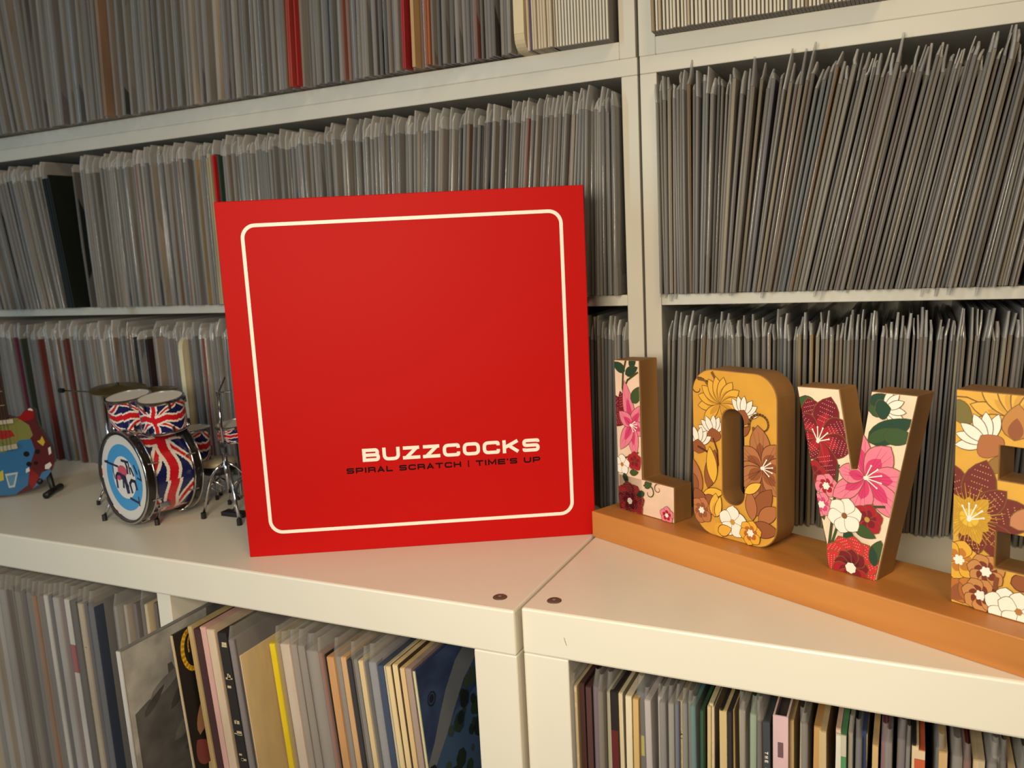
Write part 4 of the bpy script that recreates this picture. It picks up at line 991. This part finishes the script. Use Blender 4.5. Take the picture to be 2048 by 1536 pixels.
pr.disc(*H(285, 895), 0.0095, rgb(204, 78, 100), 20, 0.0060)
for pts, wd in (([(135, 838), (190, 850), (250, 862)], 0.0024), ([(135, 838), (165, 830)], 0.002), ([(205, 868), (204, 930), (212, 985)], 0.0018), ([(285, 795), (345, 800)], 0.0028), ([(318, 800), (330, 850), (330, 905)], 0.0034), ([(345, 815), (352, 905)], 0.0026), ([(360, 850), (380, 915)], 0.003), ([(390, 820), (405, 870), (410, 890)], 0.0026),
                ([(228, 1065), (225, 960), (240, 930), (270, 935), (285, 970), (282, 1050)], 0.0036), ([(255, 945), (300, 960), (318, 1085)], 0.0062), ([(285, 950), (320, 1030), (318, 1090)], 0.004), ([(352, 1080), (340, 1000), (358, 965), (385, 970), (395, 1040)], 0.0036), ([(330, 1142), (395, 1165)], 0.0026), ([(400, 1110), (403, 1190)], 0.002), ([(430, 850), (440, 945)], 0.0018), ([(410, 930), (442, 945)], 0.0018)):
    pr.stroke([H(*p_) for p_ in pts], wd, INK)
pr.disc(*H(250, 968), 0.0042, rgb(196, 70, 100), 12, 0.0028)
em = pr.build('roundel_emblem', None, lambda u_, v_, h: Vector((u_, 0.0005-h, DZ+v_)), M_PRINT, kit)
em['label'] = 'blue, white and red target emblem with dark lettering'
# tension rods and lugs around the shell
for k in range(8):
    a = PI/8+k*PI/4; cx, cz = 0.0495*math.cos(a), DZ+0.0495*math.sin(a)
    if cz < 0.004: continue
    MB().tube([(cx, 0.0035, cz), (cx*0.985, 0.014, DZ+(cz-DZ)*0.985)], 0.0009, 6).build('tension_rod', M_CHROME, kit)
    MB().tube([(cx*0.985, DL-0.014, DZ+(cz-DZ)*0.985), (cx, DL-0.003, cz)], 0.0009, 6).build('tension_rod', M_CHROME, kit)
def wl(P, o):   # world point to a thing's local frame
    d = Vector(P)-o.location; a = -o.rotation_euler.z
    return Vector((d.x*math.cos(a)-d.y*math.sin(a), d.x*math.sin(a)+d.y*math.cos(a), d.z))
for (foot, top, knee) in ((onZ(315, 1050, 0.0), (0.036, 0.020, 0.024), None), (onZ(210, 1041, 0.0), (-0.040, 0.012, 0.026), None)):
    f0 = wl(foot, kit)
    lg = MB().tube([top, (top[0]+(f0.x-top[0])*0.45, top[1]+(f0.y-top[1])*0.3, top[2]*0.92), (f0.x, f0.y, 0.005)], 0.0016, 8).build('leg', M_CHROME, kit, smooth=True)
    MB().tube([(f0.x, f0.y, 0.0), (f0.x, f0.y, 0.0065)], 0.0026, 10).build('rubber_foot', M_BLACK, lg)
    MB().box(top[0]-0.004, top[0]+0.003, top[1]-0.006, top[1]+0.006, top[2]-0.003, top[2]+0.003).build('leg_bracket', M_CHROME, kit, bevel=0.0008)
def tom(parent, c, R, Hh, tilt, ph, nm='rack_tom', dirz=0.0):
    M = Matrix.Translation(c) @ Matrix.Rotation(dirz, 4, 'Z') @ Matrix.Rotation(tilt, 4, 'X') @ Matrix.Translation((0, 0, -Hh/2))
    t = wrap(R, Hh, 3, 150, 48, M, ph).build(nm, M_GLOSSPRINT, parent, smooth=True)
    for z0, hh in ((-0.0005, 0.0026), (Hh-0.0022, 0.0032)):
        MB().lathe([(R-0.0006, z0), (R+0.0009, z0), (R+0.0014, z0+0.0006), (R+0.0014, z0+hh-0.0006), (R+0.0008, z0+hh), (R-0.0008, z0+hh), (R-0.0006, z0)], 48, M).build('rim', M_CHROME, t, smooth=True, angle=0.7)
    MB().lathe([(0.0001, Hh+0.0002), (R-0.0004, Hh+0.0002)], 40, M).build('drumhead', M_DRUMHEAD, t)
    MB().lathe([(R-0.0004, 0.0004), (0.0001, 0.0004)], 40, M).build('bottom_head', M_DRUMHEAD, t)
    for k in range(6):
        a = k*PI/3+0.3; q0 = M @ Vector(((R+0.0014)*math.cos(a), (R+0.0014)*math.sin(a), 0.001)); q1 = M @ Vector(((R+0.0014)*math.cos(a), (R+0.0014)*math.sin(a), Hh-0.001))
        MB().tube([q0, q0+(q1-q0)*0.22], 0.0013, 6).build('lug', M_CHROME, t); MB().tube([q0+(q1-q0)*0.8, q1], 0.0013, 6).build('lug', M_CHROME, t)
    return t
c2 = wl(onY(326, 826, 0.082), kit); c1 = wl(onY(262, 822, 0.090), kit)
tom(kit, c2, 0.0222, 0.033, 0.14, 0.20, dirz=0.55); tom(kit, c1, 0.0222, 0.033, 0.14, 0.55, dirz=0.3)
mbk = MB().tube([(c1.x+0.012, c1.y+0.022, DZ+DR-0.002), (c1.x+0.016, c1.y+0.02, c1.z-0.004)], 0.003, 10).build('tom_mount', M_BLACK, kit)
MB().tube([(c2.x+0.0, c2.y+0.018, DZ+DR-0.006), (c2.x, c2.y+0.02, c2.z-0.006)], 0.004, 10).build('tom_mount', M_BLACK, kit)
MB().box(c2.x-0.008, c2.x+0.012, c2.y+0.004, c2.y+0.018, DZ+DR-0.004, c2.z-0.012).build('tom_bracket', M_BLACK, kit, bevel=0.001)

def tripod(t, c, zh, spread, a0, leglabel=None, r=0.0013):
    for k in range(3):
        a = a0+k*2*PI/3
        fx, fy = c[0]+spread*math.cos(a), c[1]+spread*math.sin(a)
        lg = MB().tube([(c[0], c[1], zh), (c[0]+0.55*spread*math.cos(a), c[1]+0.55*spread*math.sin(a), zh*0.80), (c[0]+0.85*spread*math.cos(a), c[1]+0.85*spread*math.sin(a), zh*0.35), (fx, fy, 0.003)], r, 8).build('leg', M_CHROME, t, smooth=True)
        MB().tube([(fx, fy, 0.0), (fx, fy, 0.005)], 0.0022, 8).build('rubber_foot', M_BLACK, lg)
        MB().tube([(c[0], c[1], zh*0.35), (c[0]+0.6*spread*math.cos(a), c[1]+0.6*spread*math.sin(a), zh*0.66)], r*0.7, 6).build('brace', M_CHROME, t, smooth=True)

# floor tom behind the bass drum
P = onY(380, 857, 0.155)
ft = thing('toy_floor_tom', 'miniature white-topped floor tom partly hidden behind the bass drum', 'toy drum', (P.x, P.y, 0))
tom(ft, Vector((0, 0, P.z-0.0185)), 0.0205, 0.037, 0.0, 0.1, 'shell')
for k in range(3):
    a = 0.4+k*2*PI/3; lg = MB().tube([(0.022*math.cos(a), 0.022*math.sin(a), P.z-0.02), (0.0225*math.cos(a), 0.0225*math.sin(a), 0.004)], 0.0011, 8).build('leg', M_CHROME, ft)
    MB().tube([(0.0225*math.cos(a), 0.0225*math.sin(a), 0), (0.0225*math.cos(a), 0.0225*math.sin(a), 0.005)], 0.002, 8).build('rubber_foot', M_BLACK, lg)
# drum stool
P = onY(436, 924, 0.165)
st = thing('toy_drum_stool', 'miniature round drum stool with cream seat, left of the red box', 'toy stool', (P.x, P.y, 0))
MB().lathe([(0.0001, 0.0035), (0.018, 0.0035), (0.0205, 0.002), (0.0208, 0.0), (0.0205, -0.002)], 40, Matrix.Translation((0, 0, P.z))).build('seat', mat('cream_vinyl', rgb(196, 184, 156), 0.45), st, smooth=True, angle=0.6)
MB().lathe([(0.0001, -0.012), (0.016, -0.012), (0.0203, -0.008), (0.0203, -0.002)], 40, Matrix.Translation((0, 0, P.z))).build('seat_underside', M_BLACK, st, smooth=True, angle=0.6)
MB().tube([(0, 0, 0.012), (0, 0, P.z-0.011)], 0.0018, 8).build('post', M_CHROME, st); tripod(st, (0, 0), 0.026, 0.02, 0.3)
# hi-hat / boom stand with snare, right beside the box
F1 = onZ(408, 1037, 0.0)
P0 = onY(455, 960, 0.125)
hs = thing('toy_cymbal_stand', 'miniature chrome stand with three splayed legs beside the red box', 'toy stand', (P0.x, 0.125, 0))
T1 = wl(onY(436, 787, 0.125), hs); B1 = wl(onY(460, 985, 0.125), hs); Mid = wl(onY(447, 900, 0.125), hs)
MB().tube([(B1.x, B1.y, max(0.006, B1.z)), Mid], 0.0028, 10).build('lower_tube', M_CHROME, hs, smooth=True)
up = MB().tube([Mid, T1], 0.0017, 8).build('upper_tube', M_CHROME, hs, smooth=True)
MB().lathe([(0.0001, -0.003), (0.0034, -0.003), (0.0034, 0.003), (0.0001, 0.003)], 12, Matrix.Translation(Mid)).build('clamp', M_CHROME, hs)
MB().lathe([(0.0001, -0.002), (0.0022, -0.002), (0.0022, 0.002), (0.0001, 0.002)], 12, Matrix.Translation(T1)).build('tilter', M_CHROME, hs)
MB().tube([T1, wl(onY(450, 754, 0.135), hs)], 0.0008, 6).build('rod', M_CHROME, hs); MB().tube([T1+Vector((0, 0, 0.001)), wl(onY(462, 782, 0.125), hs)], 0.0008, 6).build('rod', M_CHROME, hs)
f1 = wl(F1, hs)
hub = Vector((Mid.x+0.001, Mid.y, Mid.z*0.82))
for fx, fy in ((f1.x, f1.y), (f1.x+0.055, f1.y-0.006), (f1.x+0.036, f1.y+0.042)):
    kn = Vector((hub.x+(fx-hub.x)*0.62, hub.y+(fy-hub.y)*0.62, hub.z*0.72))
    lg = MB().tube([hub, hub+(kn-hub)*0.6+Vector((0, 0, 0.003)), kn, (fx, fy, 0.004)], 0.0016, 8).build('leg', M_CHROME, hs, smooth=True)
    MB().tube([(fx, fy, 0.0), (fx, fy, 0.0065)], 0.0028, 8).build('rubber_foot', M_BLACK, lg)
    MB().tube([(B1.x, B1.y, max(0.008, B1.z+0.004)), kn], 0.001, 6).build('brace', M_CHROME, hs, smooth=True)
MB().box(f1.x+0.012, f1.x+0.042, f1.y+0.012, f1.y+0.024, 0.0, 0.005).build('pedal', M_BLACK, hs, bevel=0.001)
P = onY(470, 862, 0.15)
sn_ = thing('toy_snare_drum', 'miniature snare drum mostly hidden behind the red box left edge', 'toy drum', (P.x, P.y, 0))
tom(sn_, Vector((0, 0, P.z)), 0.0185, 0.017, 0.1, 0.4, 'shell'); MB().tube([(0, 0, 0.01), (0, 0, P.z-0.008)], 0.0016, 8).build('post', M_CHROME, sn_); tripod(sn_, (0, 0), 0.03, 0.022, 0.9)
# brass cymbals on a boom stand
P = onY(236, 776, 0.125)
cs = thing('toy_brass_cymbals', 'miniature dull brass cymbals on a boom stand behind the toms', 'toy cymbal', (P.x, P.y, 0))
def cymbal(c, R, tx, ty, nm='cymbal'):
    M = Matrix.Translation(c) @ Matrix.Rotation(tx, 4, 'X') @ Matrix.Rotation(ty, 4, 'Y')
    o = MB().lathe([(0.0001, 0.0040), (0.002, 0.0040), (0.0055, 0.0028), (0.007, 0.0018), (R*0.6, 0.0008), (R, -0.0008), (R, -0.0013), (R*0.6, 0.0003), (0.0001, 0.001)], 48, M).build(nm, M_BRASS, cs, smooth=True)
    MB().lathe([(0.0001, 0.0065), (0.0014, 0.0065), (0.0014, 0.0038), (0.0001, 0.0038)], 12, M).build('wing_nut', M_BLACK, o)
cymbal((0, 0, P.z), 0.030, 0.06, 0.10)
P2 = wl(onY(305, 780, 0.16), cs)
cymbal(P2, 0.027, 0.04, 0.03)
ps = wl(onY(209, 800, 0.13), cs); pe = wl(onY(218, 900, 0.13), cs)
MB().tube([(pe.x, pe.y, 0.004), ps], 0.0021, 8).build('stand_tube', M_CHROME, cs, smooth=True)
bm_ = wl(onY(205, 785, 0.128), cs); bw = wl(onY(124, 781, 0.128), cs)
MB().tube([bw, bm_, (0, 0, P.z-0.002)], 0.0009, 8).build('boom_arm', M_CHROME, cs, smooth=True)
MB().tube([bw+Vector((-0.004, 0, 0)), bw+Vector((0.002, 0, 0))], 0.0028, 10).build('counterweight', M_BLACK, cs)
MB().tube([ps, bm_], 0.0024, 8).build('boom_clamp', M_CHROME, cs)
MB().tube([P2, (P2.x-0.01, P2.y+0.01, 0.03), (P2.x-0.012, P2.y+0.012, 0.004)], 0.0012, 8).build('stand_tube', M_CHROME, cs, smooth=True)
tripod(cs, (pe.x, pe.y), 0.022, 0.022, 0.5)

# ------------------------------------------------------------------ miniature guitar at the left edge
GP = onZ(60, 985, 0.004)
gy = 0.118
gdir = (CAM-Vector((-0.68, gy, 0.1))); gyaw = math.atan2(gdir.y, gdir.x)+PI/2-0.28
gt_ = thing('toy_guitar', 'miniature painted electric guitar on a black stand, cut off at left edge', 'toy guitar', (-0.690, gy, 0.0), gyaw)
gn = Vector((math.sin(gyaw), -math.cos(gyaw), 0)); gex = Vector((math.cos(gyaw), math.sin(gyaw), 0))
def G(px, py):
    Q = onP(px, py, Vector((-0.690, gy, 0)), gn)-Vector((-0.690, gy, 0)); return (Q.dot(gex), Q.z)
outl = [G(*q) for q in ((10, 832), (28, 836), (40, 832), (48, 822), (60, 816), (69, 820), (72, 838), (76, 852), (86, 868), (97, 884), (106, 905), (109, 925), (104, 940), (96, 952), (80, 968), (62, 980), (36, 988), (10, 992))]
# mirror the unseen half about the neck axis
ax0, ax1 = G(-12, 850), G(-8, 985)
mir = []
for (u_, v_) in outl[::-1]:
    k = (v_-ax0[1])/(ax1[1]-ax0[1]); ac = ax0[0]+(ax1[0]-ax0[0])*k; mir.append((2*ac-u_, v_))
outl2 = ccw(outl+mir)
mbg = MB(); mbg.prism(outl2, lambda u_, v_, d: Vector((u_, d, v_)), 0.0, 0.011, rgb(82, 25, 27))
body = mbg.build('body', M_GLOSSPRINT, gt_, bevel=0.0008)
pr = Print()
def gpoly(pts, c): pr.poly([G(*q) for q in pts], c)
cen = G(40, 910)
for i in range(len(outl2)):
    pr.p.append(([cen, outl2[i], outl2[(i+1) % len(outl2)]], rgb(82, 30, 34), 0))
pr.k = 1
gpoly([(-60, 840), (36, 836), (58, 850), (66, 870), (50, 890), (20, 905), (-60, 910)], rgb(118, 118, 63))
gpoly([(-60, 905), (10, 905), (40, 880), (62, 878), (70, 900), (60, 930), (56, 970), (30, 990), (-60, 995)], rgb(48, 101, 146))
gpoly([(60, 935), (76, 950), (82, 962), (66, 978), (58, 966)], rgb(129, 24, 29)); gpoly([(84, 945), (100, 938), (104, 944), (92, 958), (78, 972), (66, 978), (78, 958)], rgb(60, 106, 147))
gpoly([(42, 826), (60, 819), (68, 824), (66, 838), (50, 842), (36, 838)], rgb(137, 17, 20)); gpoly([(-10, 862), (22, 860), (30, 872), (10, 878), (-10, 880)], rgb(151, 37, 30))
gpoly([(84, 872), (90, 884), (86, 892), (78, 886), (74, 882), (80, 880)], rgb(185, 159, 51)); gpoly([(96, 896), (101, 893), (103, 906), (98, 910)], rgb(202, 197, 190)); gpoly([(90, 930), (100, 924), (104, 930), (98, 938), (90, 938)], rgb(202, 197, 190)); gpoly([(52, 938), (58, 934), (60, 942), (52, 946)], rgb(199, 196, 192)); gpoly([(55, 815), (64, 816), (66, 822), (56, 820)], rgb(202, 197, 192))
gpoly([(10, 948), (36, 944), (30, 974), (18, 976)], rgb(168, 177, 177)); gpoly([(14, 952), (32, 948), (27, 970), (20, 972)], rgb(82, 129, 159)); gpoly([(-10, 950), (6, 940), (8, 960), (-10, 966)], rgb(184, 168, 60))
pr.disc(*G(53, 908), 0.0034, rgb(18, 18, 22)); pr.disc(*G(58, 928), 0.003, rgb(18, 18, 22)); pr.disc(*G(75, 903), 0.003, rgb(25, 17, 18)); pr.disc(*G(72, 926), 0.0024, rgb(25, 17, 18))
hullp = [ccw([cen, outl2[i], outl2[(i+1) % len(outl2)]]) for i in range(len(outl2))]
pr.build('painted_top', hullp, lambda u_, v_, h: Vector((u_, -0.0001-h, v_)), M_GLOSSPRINT, body)
def gbar(a, b_, wd, dp, c, nm, y0=-0.004, parent=gt_):
    A, B = Vector(G(*a)), Vector(G(*b_)); d = (B-A).normalized(); nn = Vector((-d.y, d.x))*wd/2
    mbx = MB(); mbx.prism([tuple(A+nn), tuple(A-nn), tuple(B-nn), tuple(B+nn)], lambda u_, v_, dd: Vector((u_, dd, v_)), y0, y0+dp, c); return mbx.build(nm, M_GLOSSPRINT, parent)
gbar((6, 838), (-42, 560), 0.0125, 0.006, rgb(56, 37, 27), 'neck', -0.004)
gbar((-4, 845), (28, 841), 0.005, 0.003, rgb(177, 168, 146), 'pickup', -0.0035); gbar((2, 897), (36, 891), 0.006, 0.003, rgb(163, 159, 137), 'bridge', -0.0035)
for k in range(6):
    mbx = MB(); A = G(-14+k*8, 900); B = G(-52+k*3.2, 560); mbx.tube([(A[0], -0.0052, A[1]), (B[0], -0.0052, B[1])], 0.00025, 5); mbx.build('string', M_CHROME, gt_)
for k in range(9):
    f_ = 0.1+k*0.1; a = (6-48*f_-10, 838-278*f_+1); b_ = (6-48*f_+10, 838-278*f_-1); gbar(a, b_, 0.0008, 0.0006, rgb(163, 154, 129), 'fret', -0.0046)
# black stand
A0 = wl(onZ(92, 992, 0.004), gt_); A1 = wl(onZ(122, 974, 0.004), gt_)
MB().tube([(A0.x, A0.y, 0.0045), (A0.x+(A1.x-A0.x)*0.5, A0.y+(A1.y-A0.y)*0.5, 0.0055), (A1.x, A1.y, 0.005)], [0.004, 0.0036, 0.004], 10).build('stand_foot', M_BLACK, gt_, smooth=True)
MB().tube([((A0.x+A1.x)/2, (A0.y+A1.y)/2, 0.005), (A0.x-0.008, 0.016, 0.036)], 0.0034, 10).build('stand_leg', M_BLACK, gt_, smooth=True)
MB().tube([(A0.x-0.012, -0.003, 0.016), (A0.x-0.01, 0.016, 0.022)], 0.0032, 10).build('stand_cradle', M_BLACK, gt_, smooth=True)
MB().tube([(A0.x-0.10, 0.03, 0.0045), (A0.x-0.09, -0.012, 0.0045)], 0.004, 10).build('stand_foot', M_BLACK, gt_, smooth=True)
MB().tube([(-0.07, 0.016, 0.03), (A0.x-0.008, 0.016, 0.036)], 0.003, 8).build('stand_bar', M_BLACK, gt_, smooth=True)
